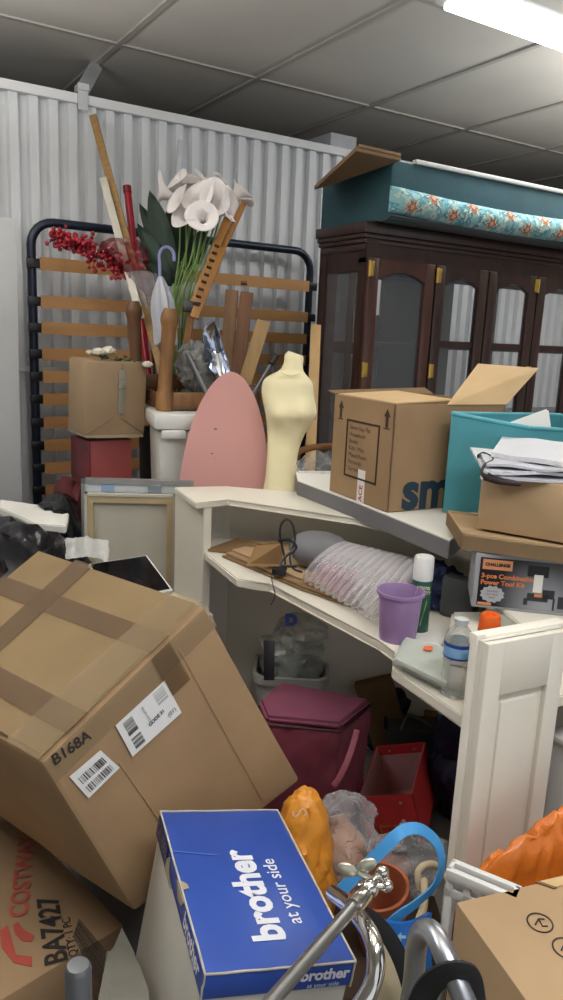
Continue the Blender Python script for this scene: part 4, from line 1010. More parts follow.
b = B(); b.lathe([(Rr*1.03, H_*.665), (Rr*1.03, H_*.71)], cp, 28); b.lathe([(Rr*1.025, H_*.515), (Rr*1.03, H_*.54)], cp, 28); obj('label_band', b, mat('label_navy', '26408c', .4), t)
# orange capped can
q = at(489, 630, 1.62); cp = V((q.x, q.y, ZL)); zt_ = zat(614, cp) - ZL; Rr = rpx(11, q)
t = thing('orange_spray_can', 'spray can with bright orange cap tucked behind white door', 'spray can', cp)
b = B(); b.lathe([(0, 0), (Rr*.95, 0), (Rr*.95, zt_*.74), (0, zt_*.74)], cp, 24); obj('can_body', b, mat('can_navy', '2b3358', .4), t)
b = B(); b.lathe([(0, zt_*.72), (Rr, zt_*.72), (Rr*1.02, zt_*.78), (Rr*.93, zt_*.96), (Rr*.8, zt_), (Rr*.45, zt_), (Rr*.4, zt_*.97), (0, zt_*.97)], cp, 24); obj('cap', b, mat('cap_orange', 'e0601f', .35, var=.05), t)

# ------------------------------------------------------------------ UNDER THE COUNTER
# white waste bin with bag
c = onz(290, 676, .30); bc = V((1.37, 2.14, 0))
t = thing('waste_bin', 'white plastic waste bin stuffed with a bag under the worktop', 'bin', bc)
zr = .33; A_ = onz(254, 672, zr); C_ = onz(328, 676, zr); hw_ = (C_ - A_).length / 2; m_ = lerp(A_, C_, .5); Bx = rot_to(V((C_.x - A_.x, C_.y - A_.y, 0)))
def rrect(w, d, z, n=6, r=.05):
    o_ = []
    for sx, sy, a0 in ((1, 1, 0), (-1, 1, 90), (-1, -1, 180), (1, -1, 270)):
        for k in range(n + 1):
            a = radians(a0 + 90 * k / n); o_.append(m_ + Bx @ V((sx * (w - r) + cos(a) * r, .09 + sy * (d - r) + sin(a) * r, 0)) + V((0, 0, z - m_.z)))
    return o_
b = B(); rg = [rrect(hw_*.8, .10, .002), rrect(hw_ * .97, .125, zr - .03), rrect(hw_*1.03, .135, zr - .03), rrect(hw_*1.03, .135, zr), rrect(hw_*.95, .12, zr), rrect(hw_*.8, .1, .03)]
vr = [[b.bm.verts.new(p) for p in r] for r in rg]
for A, C in zip(vr, vr[1:]):
    for k in range(len(A)): b.bm.faces.new((A[k], A[(k+1) % len(A)], C[(k+1) % len(A)], C[k]))
b.bm.faces.new(vr[0][::-1]); b.bm.faces.new(vr[-1]); obj('body', b, mat('bin_white', 'b9b9b4', .45), t)
b = B(); p0 = at(269, 660, 2.33); b.box(p0, (.034, .012, .125), rot_to(RT, UP), bev=.003); obj('handle', b, BLACK, t)
b = B(); cb = m_ + Bx @ V((.0, .09, -.01)); b.sph(cb, 1, 4, (hw_*.80, .09, .085), Bx); b.crumple(.025, 12, 23)
t2 = thing('plastic_bag', 'translucent white carrier bag of rubbish inside the white bin', 'bag', cb)
obj('bag_skin', b, film('bag_white', 'aeb2ac', clear=.3, rough=.3, bump=.5), t2)
b = B(); b.sph(cb + V((.02, 0, -.02)), 1, 3, (hw_*.6, .07, .06), Bx); b.crumple(.02, 18, 24); obj('contents', b, mat('dark_green_rubbish', '2e3830', .8, var=.5, scale=20), t2)
b = B(); pD = at(291, 620.5, 2.42); text(t2, 'D', pD, RT, UP, .05, mat('bag_blue', '2a3f9a', .5), bold=.004, name='blue_letter')
b = B(); b.patch(lambda u, v: at(lerp(262, 322, u) + 6*v, lerp(655, 612, v) + 16*(u-.5)**2*4*(v), 2.44 + .03*sin(u*7)), 18, 14); b.crumple(.025, 16, 25); obj('loose_top', b, film('bag_grey', '9a9d94', clear=.35, rough=.3, bump=.5), t2)
# maroon cooler bag
MR = mat('maroon_nylon', '7a3442', .6, var=.15, scale=6, bump=.25, bscale=18); MRL = mat('maroon_lid', '7d4358', .55, var=.08, bump=.15, bscale=10)
zc1 = .46
ld = [onz(x, y, zc1) for x, y in ((259, 700), (281, 681.5), (371, 699), (341, 724), (266, 717))]
t = thing('cooler_bag', 'maroon insulated cooler bag with zipped lid and hanging strap', 'bag', (ld[3].x, ld[3].y, .0))
cl = sum(ld, V((0, 0, 0))) / 5
b = B(); b.prism([p + V((0, 0, -.02)) for p in ld], (0, 0, .022), bev=.009); obj('lid', b, MRL, t)
ring_t = [cl + (p - cl) * 1.0 for p in ld]
def dens(r, n=6): 
    o_ = []
    for i in range(len(r)):
        for k in range(n): o_.append(lerp(r[i], r[(i+1) % len(r)], k / n))
    return o_
b = B(); lv = []
for z, s_ in ((zc1 - .022, .985), (zc1 - .06, 1.0), (zc1 - .16, .99), (zc1 - .28, .97), (.04, .93), (.004, .88)):
    lv.append([b.bm.verts.new(V((cl.x + (p.x - cl.x) * s_, cl.y + (p.y - cl.y) * s_, z))) for p in dens(ld)])
for A, C in zip(lv, lv[1:]):
    for k in range(len(A)): b.bm.faces.new((A[k], A[(k+1) % len(A)], C[(k+1) % len(A)], C[k]))
b.bm.faces.new(lv[0]); b.bm.faces.new(lv[-1][::-1])
bmesh.ops.subdivide_edges(b.bm, edges=b.bm.edges[:], cuts=2, use_grid_fill=True)
b.crumple(.012, 11, 41); b.floor_at(.003); obj('body', b, MR, t)
b = B(); b.tube([p + V((0, 0, -.024)) for p in dens([cl + (p - cl) * 1.012 for p in ld])], .004, 6, closed=True); obj('zip', b, mat('zip_dark', '3a1a22', .6), t)
b = B(); b.ribbon(smoothpath([at(357, 730, 2.03), at(352, 748, 2.0), at(346, 764, 1.98), at(338, 780, 1.97), at(333, 786, 1.97)], 5), .016, .003, RT + UP*.2); obj('strap', b, MR, t)
# red open box
S_ = 1.0
rc_, rd_, rR_ = V((1.522, 1.63, .105)), (.174, .323, .171), eul(-.5, -17.4, -48.9)
rf = Fr(rc_, rd_, rR_)
t = thing('red_gift_box', 'bright red open-topped box with rivets and label slot', 'box', (1.522, 1.63, .0))
RED = mat('red_card_bright', 'c83434', .5, var=.06); PIN = mat('red_inner', 'cc9898', .8, var=.06)
b = B(); w1 = .02
for a0, a1, b0, b1 in ((0, 1, 0, .012), (0, 1, .988, 1), (0, .02, 0, 1), (.98, 1, 0, 1)): b.hexa([rf.P(a, q_, c_) for a in (a0, a1) for q_ in (b0, b1) for c_ in (0, 1)])
b.hexa([rf.P(a, q_, c_) for a in (0, 1) for q_ in (0, 1) for c_ in (0, .02)]); obj('shell', b, RED, t)
b = B()
for a0, a1, b0, b1, h in ((.03, .97, .016, .02, .99), (.03, .97, .975, .984, .80), (.024, .034, .02, .98, .985), (.966, .976, .02, .98, .985)): b.hexa([rf.P(a, q_, c_) for a in (a0, a1) for q_ in (b0, b1) for c_ in (.03, h)])
b.hexa([rf.P(a, q_, c_) for a in (.03, .97) for q_ in (.02, .98) for c_ in (.022, .03)]); obj('lining', b, PIN, t, label='faded pinkish lining')
for u in (.25, .75):
    b = B(); b.sph(rf.P(u, -.005, .85), .005, 2); obj('rivet', b, STEEL, t)
    b = B(); b.sph(rf.P(u, .98, .88), .005, 2); obj('rivet', b, STEEL, t)
b = B(); b.box(rf.P(.5, -.008, .42), (.075, .003, .004), rR_); b.box(rf.P(.5, -.008, .22), (.075, .003, .004), rR_); b.box(rf.P(.29, -.008, .32), (.004, .003, .04), rR_); b.box(rf.P(.71, -.008, .32), (.004, .003, .04), rR_); obj('label_slot', b, BRASS, t)
# dark clutter behind
NV = mat('navy_nylon', '1a1a38', .6, var=.3)
cn = at(388, 728, 2.93); b = B(); b.sph((cn.x, cn.y, .13), 1, 4, (.12, .11, .17)); b.crumple(.03, 9, 51); b.floor_at(.002); tag(obj('navy_bag', b, NV), 'dark navy bag between the cooler bag and counter back', 'bag')
c = at(450, 800, 2.3)
b = B(); cn = at(468, 800, 2.5); b.sph((cn.x, cn.y, .22), 1, 4, (.10, .13, .26)); b.crumple(.035, 9, 52); b.floor_at(.002); tag(obj('navy_bag', b, NV), 'dark navy bag beside the red box under worktop', 'bag')
b = B(); b.sph((1.78, 1.56, .20), 1, 4, (.09, .11, .24)); b.crumple(.03, 9, 53); b.floor_at(.002); tag(obj('navy_bag', b, NV), 'tall navy bag in the deepest corner under worktop', 'bag')
t = thing('grey_caddy', 'dark grey tub with an arched handle behind the red box', 'caddy', (1.74, 1.80, 0))
cg = at(413, 738, 2.80); cg = V((cg.x, cg.y, 0)); zg_ = zat(720, cg)
b = B(); b.hexa([cg + rotz(-40) @ V((sx*w_, sy*w_*.8, z)) for sx in (-1, 1) for sy in (-1, 1) for w_, z in ((.085, .0), (.10, zg_))], bev=.012); obj('tub', b, mat('caddy_grey', '4a4a4c', .6), t)
b = B(); dh = 2.72; b.tube(smoothpath([at(401, 730, dh), at(405, 720, dh), at(410, 715, dh), at(425, 722, dh), at(438, 733, dh), at(437, 745, dh), at(432, 760, dh)], 5), .006, 8); obj('handle', b, mat('caddy_handle', '6a6a70', .5), t)
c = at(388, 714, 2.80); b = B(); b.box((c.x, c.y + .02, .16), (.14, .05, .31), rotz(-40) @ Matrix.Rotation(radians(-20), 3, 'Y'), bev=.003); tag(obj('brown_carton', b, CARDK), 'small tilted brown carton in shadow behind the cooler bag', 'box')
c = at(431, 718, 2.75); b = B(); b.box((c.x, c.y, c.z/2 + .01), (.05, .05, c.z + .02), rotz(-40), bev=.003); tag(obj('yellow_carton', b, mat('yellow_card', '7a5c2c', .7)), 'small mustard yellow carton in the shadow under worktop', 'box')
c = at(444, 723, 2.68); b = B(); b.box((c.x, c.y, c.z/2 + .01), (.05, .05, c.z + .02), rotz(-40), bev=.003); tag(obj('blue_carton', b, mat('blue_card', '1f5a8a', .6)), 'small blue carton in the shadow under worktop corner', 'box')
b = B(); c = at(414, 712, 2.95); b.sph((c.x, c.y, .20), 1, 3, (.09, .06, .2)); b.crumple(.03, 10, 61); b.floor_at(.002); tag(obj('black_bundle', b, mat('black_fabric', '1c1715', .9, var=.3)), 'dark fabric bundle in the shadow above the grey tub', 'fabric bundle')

# ------------------------------------------------------------------ BIG CARTON
k_ = 1.03
D = {k: v * k_ for k, v in {'tbl': 2.123, 'tbr': 1.597, 'tfr': 1.337, 'ffr': 1.804}.items()}
T01, T11, T10 = at(40, 550, D['tbl']), at(205, 606, D['tbr']), at(42, 763, D['tfr'])
Bf1 = at(300, 780, D['ffr'])
nT = (T01 - T11).cross(T10 - T11).normalized(); nFt = (T10 - T11).cross(Bf1 - T11).normalized()
if nT.z < 0: nT = -nT
if nFt.dot(FW) > 0: nFt = -nFt
T00 = onpl(-112, 675, T11, nT); Bf0 = onpl(135, 914, T11, nFt)
Bb1 = Bf1 + (T01 - T11); Bb0 = Bf0 + (T00 - T10)
t = thing('big_carton', 'large taped cardboard carton with white shipping labels tilted on its side', 'box', (.5, 1.7, .27))
b = B(); b.hexa([Bb0, T00, Bb1, T01, Bf0, T10, Bf1, T11], bev=.010)
bmesh.ops.subdivide_edges(b.bm, edges=b.bm.edges[:], cuts=3, use_grid_fill=True); b.crumple(.004, 5, 71, ridge=False)
obj('body', b, CARD, t, angle=30)
def tq(u, v): return lerp(lerp(T00, T01, u), lerp(T10, T11, u), v)        # top: u along back edge, v toward front
def strip_on(fn, n, pts, m, nm, h=.0015, lift=.004):
    b = B(); P = [fn(*p) + n * lift for p in pts]; b.prism(P, n * h); return obj(nm, b, m, t)
# lid flaps slightly raised with a seam, tape strips
b = B(); P = [tq(u, v) + nT * .004 for u, v in ((0.02, .02), (.98, .02), (.985, .97), (.02, .985))]; b.prism(P, nT * .004, bev=.0015); obj('top_flap', b, mat('cardboard_top', '86704f', .7, var=.12, scale=4, bump=.25, bscale=9, spec=.3), t)
strip_on(tq, nT, ((.62, 0), (.74, 0), (.76, 1), (.64, 1)), TAPE, 'tape', lift=.009)
strip_on(tq, nT, ((.0, .32), (1, .28), (1, .40), (0, .44)), TAPE, 'tape', lift=.0095)
strip_on(tq, nT, ((.16, .0), (.28, 0), (.26, 1), (.14, 1)), TAPE, 'tape', lift=.0105)
strip_on(tq, nT, ((0, .83), (1, .85), (1, 1.0), (0, 1.0)), CTAPE, 'tape', lift=.011)
def fq(u, v): return lerp(lerp(T10, T11, u), lerp(Bf0, Bf1, u), v)        # front: u along top edge, v downward
strip_on(fq, nFt, ((0, 0), (1, 0), (1, .10), (0, .12)), CTAPE, 'tape', lift=.0035)
strip_on(fq, nFt, ((.62, 0), (.74, 0), (.74, .2), (.62, .2)), TAPE, 'tape', lift=.005)
b = B()
for v_, w_ in ((.30, 0), ):
    pass
for (x0, y0, x1, y1) in ((118, 762, 188, 862), (178, 648, 262, 800)):
    A, C = onpl(x0, y0, T11, nFt) + nFt*.004, onpl(x1, y1, T11, nFt) + nFt*.004; b.tube([A, C], .0011, 6)
obj('crease', b, CARD2, t)
def fpl(x, y, h=.005): return onpl(x, y, T11, nFt) + nFt * h
fu = (T11 - T10).normalized(); fv = (T11 - Bf1).normalized()
LG = mat('label_print', '4e4b48', .7)
def label(pxs, nm):
    q = [fpl(x, y) for x, y in pxs]; b = B(); b.prism(q, nFt * .001); o = obj(nm, b, mat('label_white', 'd9d9d6', .5, var=.02), t); return q, o
def lq(q, u, v): return lerp(lerp(q[0], q[1], u), lerp(q[3], q[2], u), v)
def bars(q, o, u0, u1, v0, v1, n, along='u', nm='barcode', m=LG, seed=1):
    rnd = random.Random(seed); b = B(); x = 0.
    ws = [rnd.choice((.5, 1, 1, 1.6, 2.2)) for _ in range(n*2)]; tot = sum(ws)
    for i, w_ in enumerate(ws):
        a, c = x / tot, (x + w_) / tot; x += w_
        if i % 2: continue
        if along == 'u': P = [lq(q, lerp(u0, u1, a), v0), lq(q, lerp(u0, u1, c), v0), lq(q, lerp(u0, u1, c), v1), lq(q, lerp(u0, u1, a), v1)]
        else: P = [lq(q, u0, lerp(v0, v1, a)), lq(q, u1, lerp(v0, v1, a)), lq(q, u1, lerp(v0, v1, c)), lq(q, u0, lerp(v0, v1, c))]
        b.prism([p + nFt * .0012 for p in P], nFt * .0006)
    obj(nm, b, m, o)
q, o = label(((114, 725), (163, 680), (180, 712), (131, 756)), 'shipping_label')
bars(q, o, .10, .28, .10, .50, 14, 'v'); bars(q, o, .10, .28, .60, .92, 10, 'v', seed=5)
bars(q, o, .72, .93, .06, .42, 9, 'v', 'stamp_panel', mat('label_grey', 'a8a8a4', .6), 9)
text(o, 'CODE 31', lq(q, .60, .62) + nFt*.001, fu, fv, .011, INK, bold=.0004, n_off=.001); text(o, '(01)', lq(q, .86, .80) + nFt*.001, fu, fv, .014, INK, n_off=.001)
text(o, 'FROM STOCK', lq(q, .48, .4) + nFt*.001, -fv, fu, .008, LG, n_off=.001)
q, o = label(((68, 776), (99, 749.5), (118, 767), (87, 797.5)), 'barcode_label')
bars(q, o, .12, .9, .22, .50, 16); bars(q, o, .12, .9, .62, .88, 16, seed=3)
text(t, 'B168A', fpl(70, 747, .005), (fpl(83, 737) - fpl(56, 757)), fv, .031, INK, bold=.0006, n_off=.001)

# costway carton
ZC = .235
A = onz(124, 925, ZC); Cc = onz(0, 800, ZC); e = V((Cc.x - A.x, Cc.y - A.y, 0)).normalized(); f = V((-e.y, e.x, 0))
if f.dot(V((-1, -1, 0))) < 0: f = -f
t = thing('flat_pack_carton', 'brown flat-pack carton with red lettering under the big carton', 'box', (A.x, A.y, 0))
Lc, Wc_ = .78, .52
b = B(); b.hexa([V((A.x, A.y, 0)) + e * x + f * y + V((0, 0, z)) for x in (-.0, Lc) for y in (-.0, Wc_) for z in (0.002, ZC)], bev=.004); obj('body', b, CARD, t)
RT_ = mat('costway_red', 'b04a3c', .7)
def tc_(x, y, h=.001): return onz(x, y, ZC + h)
text(t, 'COSTWAY', tc_(24, 874), tc_(30, 840) - tc_(22, 912), V(tc_(10, 880) - tc_(40, 880)), .058, RT_, bold=.0012, sx=1.0)
text(t, 'BA7427', tc_(53, 929), tc_(49, 890) - tc_(59, 958), V(tc_(40, 925) - tc_(66, 925)), .066, INK, bold=.0014, sx=.95)
text(t, 'QTY: 1 PC', tc_(70, 937), tc_(66, 920) - tc_(73, 954), V(tc_(60, 937) - tc_(80, 937)), .026, INK, bold=.0003)
b = B(); rnd = random.Random(4); x = 0
p00, p01, p10, p11 = tc_(79, 919), tc_(110, 956), tc_(73, 936), tc_(100, 988)
while x < 1:
    w_ = rnd.choice((.02, .035, .05)); 
    b.prism([lerp(p00, p10, x), lerp(p01, p11, x), lerp(p01, p11, min(1, x + w_)), lerp(p00, p10, min(1, x + w_))], (0, 0, .0006)); x += w_ + rnd.choice((.02, .03, .045))
obj('barcode', b, INK, t)
b = B()
for pl in (((13, 926), (18, 922), (24, 930), (34, 936), (32, 942), (22, 941), (15, 934)), ((0, 931), (8, 925), (16, 955), (32, 957), (32, 967), (14, 963), (2, 948))):
    b.prism([tc_(x, y) for x, y in pl], (0, 0, .0008))
obj('red_emblem', b, RT_, t)

# ------------------------------------------------------------------ FOREGROUND
# brother box: blue lid on a white carton
bc_, bd_, bR_ = V((.557, .993, .45)), (.245, .401, .325), eul(-.5, 9.2, -13.3)
bf = Fr(bc_, bd_, bR_)
t = thing('appliance_box', 'white appliance carton with a worn royal blue lid', 'box', (.53, .99, .27))
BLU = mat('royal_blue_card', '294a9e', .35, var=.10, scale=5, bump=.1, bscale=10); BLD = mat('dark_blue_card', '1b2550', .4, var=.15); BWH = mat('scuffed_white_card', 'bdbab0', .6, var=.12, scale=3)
lidh = .86
b = B(); b.hexa([bf.P(a, q_, c_) for a in (.01, .99) for q_ in (.01, .99) for c_ in (0, lidh + .1)], bev=.004); obj('carton', b, BWH, t)
b = B(); b.hexa([bf.P(a, q_, c_) for a in (0, 1) for q_ in (0, 1) for c_ in (lidh, 1)], bev=.005); lid = obj('lid', b, BLU, t)
# worn white edges
b = B(); E = .0019
for A, C in (((0, 0, 1), (1, 0, 1)), ((0, 1, 1), (1, 1, 1)), ((0, 0, 1), (0, 1, 1)), ((1, 0, 1), (1, 1, 1)), ((0, 0, lidh), (0, 0, 1)), ((1, 0, lidh), (1, 0, 1))):
    b.tube([lerp(bf.P(*A), bf.P(*C), k/8) + V((random.uniform(-1, 1), random.uniform(-1, 1), random.uniform(-1, 1))) * .0006 for k in range(9)], E, 6)
obj('worn_edges', b, mat('worn_card', 'b5b0a4', .8, var=.2, scale=40), lid)
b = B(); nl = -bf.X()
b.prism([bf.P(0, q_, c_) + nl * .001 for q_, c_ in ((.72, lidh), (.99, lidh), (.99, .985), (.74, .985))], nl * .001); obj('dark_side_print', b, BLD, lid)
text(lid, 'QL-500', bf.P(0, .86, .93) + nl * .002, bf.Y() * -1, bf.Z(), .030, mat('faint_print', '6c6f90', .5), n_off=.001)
b = B()
b.prism([bf.P(0, q_, c_) + nl * .001 for q_, c_ in ((.60, lidh), (.735, lidh), (.725, .93), (.69, .97), (.66, .9))], nl * .0015)
b.prism([bf.P(0, q_, c_) + nl * .001 for q_, c_ in ((.38, .99), (.52, .99), (.47, .93), (.40, .95))], nl * .0015)
b.prism([bf.P(u, v, 1) + bf.Z() * .001 for u, v in ((0, .44), (0, .50), (.045, .475), (.05, .45))], bf.Z() * .001); obj('torn_patch', b, mat('torn_card', '9c8f78', .9), lid)
WT = mat('white_lettering', 'd6d8e0', .5)
Zt = bf.Z()
text(lid, 'brother', onpl(253, 893, bf.P(.5, .5, 1), bf.Z()), bf.Y(), -bf.X(), .076, WT, bold=.0030, n_off=.0014, sx=.92)
text(lid, 'at your side', onpl(281, 890, bf.P(.5, .5, 1), bf.Z()), bf.Y(), -bf.X(), .036, WT, bold=.0002, n_off=.0014, sx=.95)
text(lid, 'brother', bf.P(.80, 0, .945), bf.X(), Zt, .026, WT, bold=.0010, n_off=.002); text(lid, 'at your side', bf.P(.80, 0, .89), bf.X(), Zt, .0115, WT, n_off=.002)
text(lid, 'brother', bf.P(0, .20, .945), -bf.Y(), Zt, .036, WT, bold=.001, n_off=.002); text(lid, 'at your side', bf.P(0, .20, .90), -bf.Y(), Zt, .015, WT, n_off=.002)
b = B(); b.prism([bf.P(.0, .70, 1) + Zt * .0006, bf.P(.34, .66, 1) + Zt*.0006, bf.P(.34, .652, 1) + Zt*.0006, bf.P(.0, .692, 1) + Zt*.0006], Zt * .0008); obj('crease', b, mat('blue_crease', '4a64b0', .4), lid)
# grey sack under the box
b = B(); b.sph((.50, .98, .12), 1, 5, (.22, .26, .15)); b.crumple(.03, 8, 81); b.floor_at(.002)
tag(obj('grey_sack', b, mat('grey_sackcloth', '7d7c74', .7, var=.1)), 'crumpled grey plastic sack under the white appliance carton', 'sack')
b = B(); q = [at(122, 928, 1.50), at(146, 955, 1.36), at(150, 1010, 1.2), at(96, 1010, 1.2), at(108, 950, 1.4)]
b.patch(lambda u, v: lerp(lerp(q[4], q[3], v), lerp(lerp(q[0], q[1], min(1, v*1.5)), q[2], v), u) - FW * .03 * sin(pi * u), 8, 10); b.crumple(.008, 14, 83); b.solidify(.006)
tag(obj('grey_cover', b, mat('grey_vinyl', '77766d', .45, var=.08)), 'folded grey vinyl cover beside the white appliance carton', 'cover')
# grey tube bottom left
c = at(78, 964, .92); t = thing('grey_post', 'short grey metal tube end in front of flat-pack carton', 'tube', (c.x, c.y, 0))
b = B(); r_ = .0165; b.lathe([(0, 0), (r_, 0), (r_, c.z - .008), (r_*.8, c.z - .001), (0, c.z)], (c.x, c.y, 0), 20); obj('tube', b, mat('grey_painted_tube', '74777b', .35, metal=.6), t)
# orange bag left
ORB = mat('orange_polythene', 'd68c2e', .4, var=.2, scale=10, bump=.4, bscale=25); ORB2 = mat('orange_polythene_red', 'cf6f20', .35, var=.2, scale=9, bump=.4, bscale=25)
def crbag(name, ctr, sc_, m, seed, amp, label, sub=5, zf=None, fr=10, cat='bag'):
    b = B(); b.sph(ctr, 1, sub, sc_); b.crumple(amp, fr, seed); b.crumple(amp * .35, fr * 2.6, seed + 3)
    if zf is not None: b.floor_at(zf)
    return tag(obj(name, b, m), label, cat)
c = at(306, 848, 1.66)
t = thing('orange_carrier_bag', 'yellow-orange carrier bag squeezed between blue lid and cooler bag', 'bag', V((c.x, c.y, .0)))
b = B(); b.sph(V((c.x - .005, c.y + .01, .285)), 1, 5, (.080, .075, .295)); b.crumple(.009, 9, 91); b.crumple(.004, 26, 92); b.crumple(.0035, 55, 93); b.floor_at(.003); obj('bag_skin', b, ORB, t)
text(t, 'S', hit(300, 812) - FW * .002, UP - RT * .2, -RT, .045, mat('pale_orange_print', 'e8c39a', .6), name='printed_letter')
# clear bag with vase
VM = mat('peach_ceramic', 'c79a80', .4, var=.08)
c = at(350, 850, 1.86); cv = V((c.x, c.y, .0))
t = thing('peach_vase', 'peach vase wrapped in clear plastic beside the orange bag', 'vase', cv)
pv0, pv1 = at(356, 890, 1.84), at(338, 815, 1.90); axv = (pv1 - pv0).normalized(); Lv = (pv1 - pv0).length
b = B(); b.lathe([(0, 0), (.045, 0), (.06, Lv*.3), (.05, Lv*.65), (.025, Lv*.88), (.032, Lv)], pv0, 22, axv); obj('vase_body', b, VM, t)
CLR = film('clear_polythene', 'd5d5d8', clear=.84, rough=.06, edge=.35, bump=1.0, bscale=24)
b = B(); b.sph(at(346, 842, 1.82), 1, 5, (.070, .062, .125)); b.crumple(.026, 8, 95); b.crumple(.008, 20, 96)
tag(obj('clear_bag', b, CLR), 'crinkled clear plastic bag around the peach vase', 'bag')
b = B(); b.sph(at(406, 862, 1.78), 1, 5, (.10, .075, .08)); b.crumple(.026, 8, 97); b.crumple(.008, 20, 98)
tag(obj('clear_bag', b, CLR), 'crinkled clear plastic bag over pots inside the blue strap', 'bag')
b = B(); b.sph(at(402, 842, 1.84), 1, 3, (.045, .03, .02)); b.crumple(.008, 25, 99); tag(obj('dark_lump', b, BLACK), 'small black object seen through the clear bag', 'object')
b = B(); b.sph(at(392, 866, 1.82), 1, 3, (.05, .04, .035)); b.crumple(.008, 25, 109); tag(obj('pale_cup', b, mat('pink_pale', 'b09088', .6)), 'pale pinkish cup inside the clear bag above terracotta pot', 'cup')
# terracotta pot
c = at(378, 888, 1.60); Rr = rpx(32, c)
TER = mat('terracotta', '9c5636', .75, var=.12)
t = thing('terracotta_pot', 'round terracotta plant pot tilted under the clear bag', 'pot', V((c.x, c.y, c.z - .16)))
axp = (V((0, 0, 1)) + FW * -.1 + RT * -.15).normalized()
b = B(); b.lathe([(0, -.15), (Rr*.66, -.15), (Rr*.88, -.03), (Rr, -.028), (Rr, .018), (Rr*.9, .018), (Rr*.82, -.03), (Rr*.6, -.13), (0, -.13)], c + V((0, 0, -.01)), 32, axp); obj('pot_body', b, TER, t)
zs_ = c.z - .165
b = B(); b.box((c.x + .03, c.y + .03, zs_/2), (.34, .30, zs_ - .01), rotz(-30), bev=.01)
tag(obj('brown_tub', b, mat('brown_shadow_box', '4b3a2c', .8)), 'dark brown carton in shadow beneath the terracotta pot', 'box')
# cream cord handle
b = B(); b.tube(smoothpath([at(420, 890, 1.55), at(418, 872, 1.56), at(428, 864, 1.58), at(440, 868, 1.6), at(450, 885, 1.58), at(456, 893, 1.55)], 6), .007, 10)
b.tube(smoothpath([at(424, 880, 1.55), at(424, 905, 1.5), at(418, 925, 1.46), at(421, 948, 1.44), at(424, 975, 1.42)], 6), .008, 10)
tag(obj('rope_handle', b, mat('cream_rope', 'b0a184', .8, var=.1)), 'cream rope bag handle looping beside the blue strap', 'rope')
# blue bag with strap
SKY = mat('sky_blue_webbing', '3f8fc9', .6, var=.06); BBG = mat('blue_bag', '1f63ae', .5, var=.1)
t = thing('blue_tote_bag', 'blue printed tote bag with a long sky-blue loop strap', 'bag', V((at(400, 950, 1.42).x, at(400, 950, 1.42).y, .15)))
ds = 1.42
pth = smoothpath([at(333, 898, ds), at(352, 880, ds), at(375, 857, ds), at(396, 836, ds), at(408, 829, ds + .01), at(422, 830, ds + .02), at(436, 842, ds + .03), at(442, 862, ds + .03), at(436, 884, ds + .03), at(418, 902, ds + .01), at(400, 915, ds), at(389, 928, ds), at(388, 950, ds)], 5)
b = B(); m_ = len(pth); rings = []
for i, p in enumerate(pth):
    tt = (pth[min(i+1, m_-1)] - pth[max(i-1, 0)]).normalized(); ph = i / (m_ - 1)
    wdir = tt.cross(FW).normalized(); wdir = (wdir * (1 - .45*sin(pi*ph)) + FW * (.6 * sin(pi*ph))).normalized()
    nrm_ = tt.cross(wdir).normalized(); hw_ = .0115; th_ = .0014
    rings.append([b.bm.verts.new(p + wdir * hw_ + nrm_ * th_), b.bm.verts.new(p - wdir * hw_ + nrm_ * th_), b.bm.verts.new(p - wdir * hw_ - nrm_ * th_), b.bm.verts.new(p + wdir * hw_ - nrm_ * th_)])
for A, C in zip(rings, rings[1:]):
    for k in range(4): b.bm.faces.new((A[k], A[(k+1) % 4], C[(k+1) % 4], C[k]))
b.bm.faces.new(rings[0][::-1]); b.bm.faces.new(rings[-1]); obj('strap', b, SKY, t)
q = [at(380, 918, ds), at(428, 912, ds + .03), at(428, 1010, ds - .02), at(372, 1010, ds - .04)]
b = B(); b.patch(lambda u, v: lerp(lerp(q[0], q[1], u), lerp(q[3], q[2], u), v) - FW * (.02 * sin(pi*u)), 10, 12); b.crumple(.004, 16, 111); b.solidify(.01); obj('bag_body', b, BBG, t)
text(t, 't', at(401, 940, ds - .03), RT, UP, .06, mat('pale_blue_print', '8fbcdf', .6), bold=.0005, name='printed_mark'); text(t, 't', at(409, 948, ds - .03), RT, UP, .05, mat('pale_blue_print', '8fbcdf', .6), name='printed_mark')
# white basket
zb_ = .60; bA = onz(447, 868, zb_); bB_ = onz(495, 888, zb_)
t = thing('plastic_crate', 'narrow white slotted plastic crate between blue tote bag and brown carton', 'crate', V((bA.x, bA.y, 0)))
e = V((bB_.x - bA.x, bB_.y - bA.y, 0)); el_ = e.length; e.normalize(); f = V((-e.y, e.x, 0))
if f.dot(FW) < 0: f = -f
o0_ = V((bA.x, bA.y, 0)); Wb, Db = el_ + .04, .03
def bb2(b, x0, x1, y0, y1, z0, z1): b.hexa([o0_ + e * x + f * y + V((0, 0, z)) for x in (x0, x1) for y in (y0, y1) for z in (z0, z1)], .002)
b = B()
for (x0, x1, y0, y1) in ((0, Wb, -.004, .008), (0, Wb, Db - .008, Db + .004), (0, .008, 0, Db), (Wb - .012, Wb, 0, Db)): bb2(b, x0, x1, y0, y1, zb_ - .022, zb_)
obj('rim', b, WPLAST, t)
b = B()
for k in range(6): bb2(b, k * .033, .015 + k * .033, 0, .005, .0, zb_ - .02); bb2(b, k * .033, .015 + k * .033, Db - .005, Db, .0, zb_ - .02)
for k in range(1): bb2(b, 0, .005, .005 + k*.035, .02 + k*.035, 0, zb_ - .02); bb2(b, Wb - .008, Wb - .003, .005 + k*.035, .02 + k*.035, 0, zb_ - .02)
for z in (.02, zb_*.35, zb_ * .68, zb_ - .06):
    bb2(b, 0, Wb, 0, .005, z, z + .02); bb2(b, 0, Wb, Db - .005, Db, z, z + .02); bb2(b, 0, .005, 0, Db, z, z + .02)
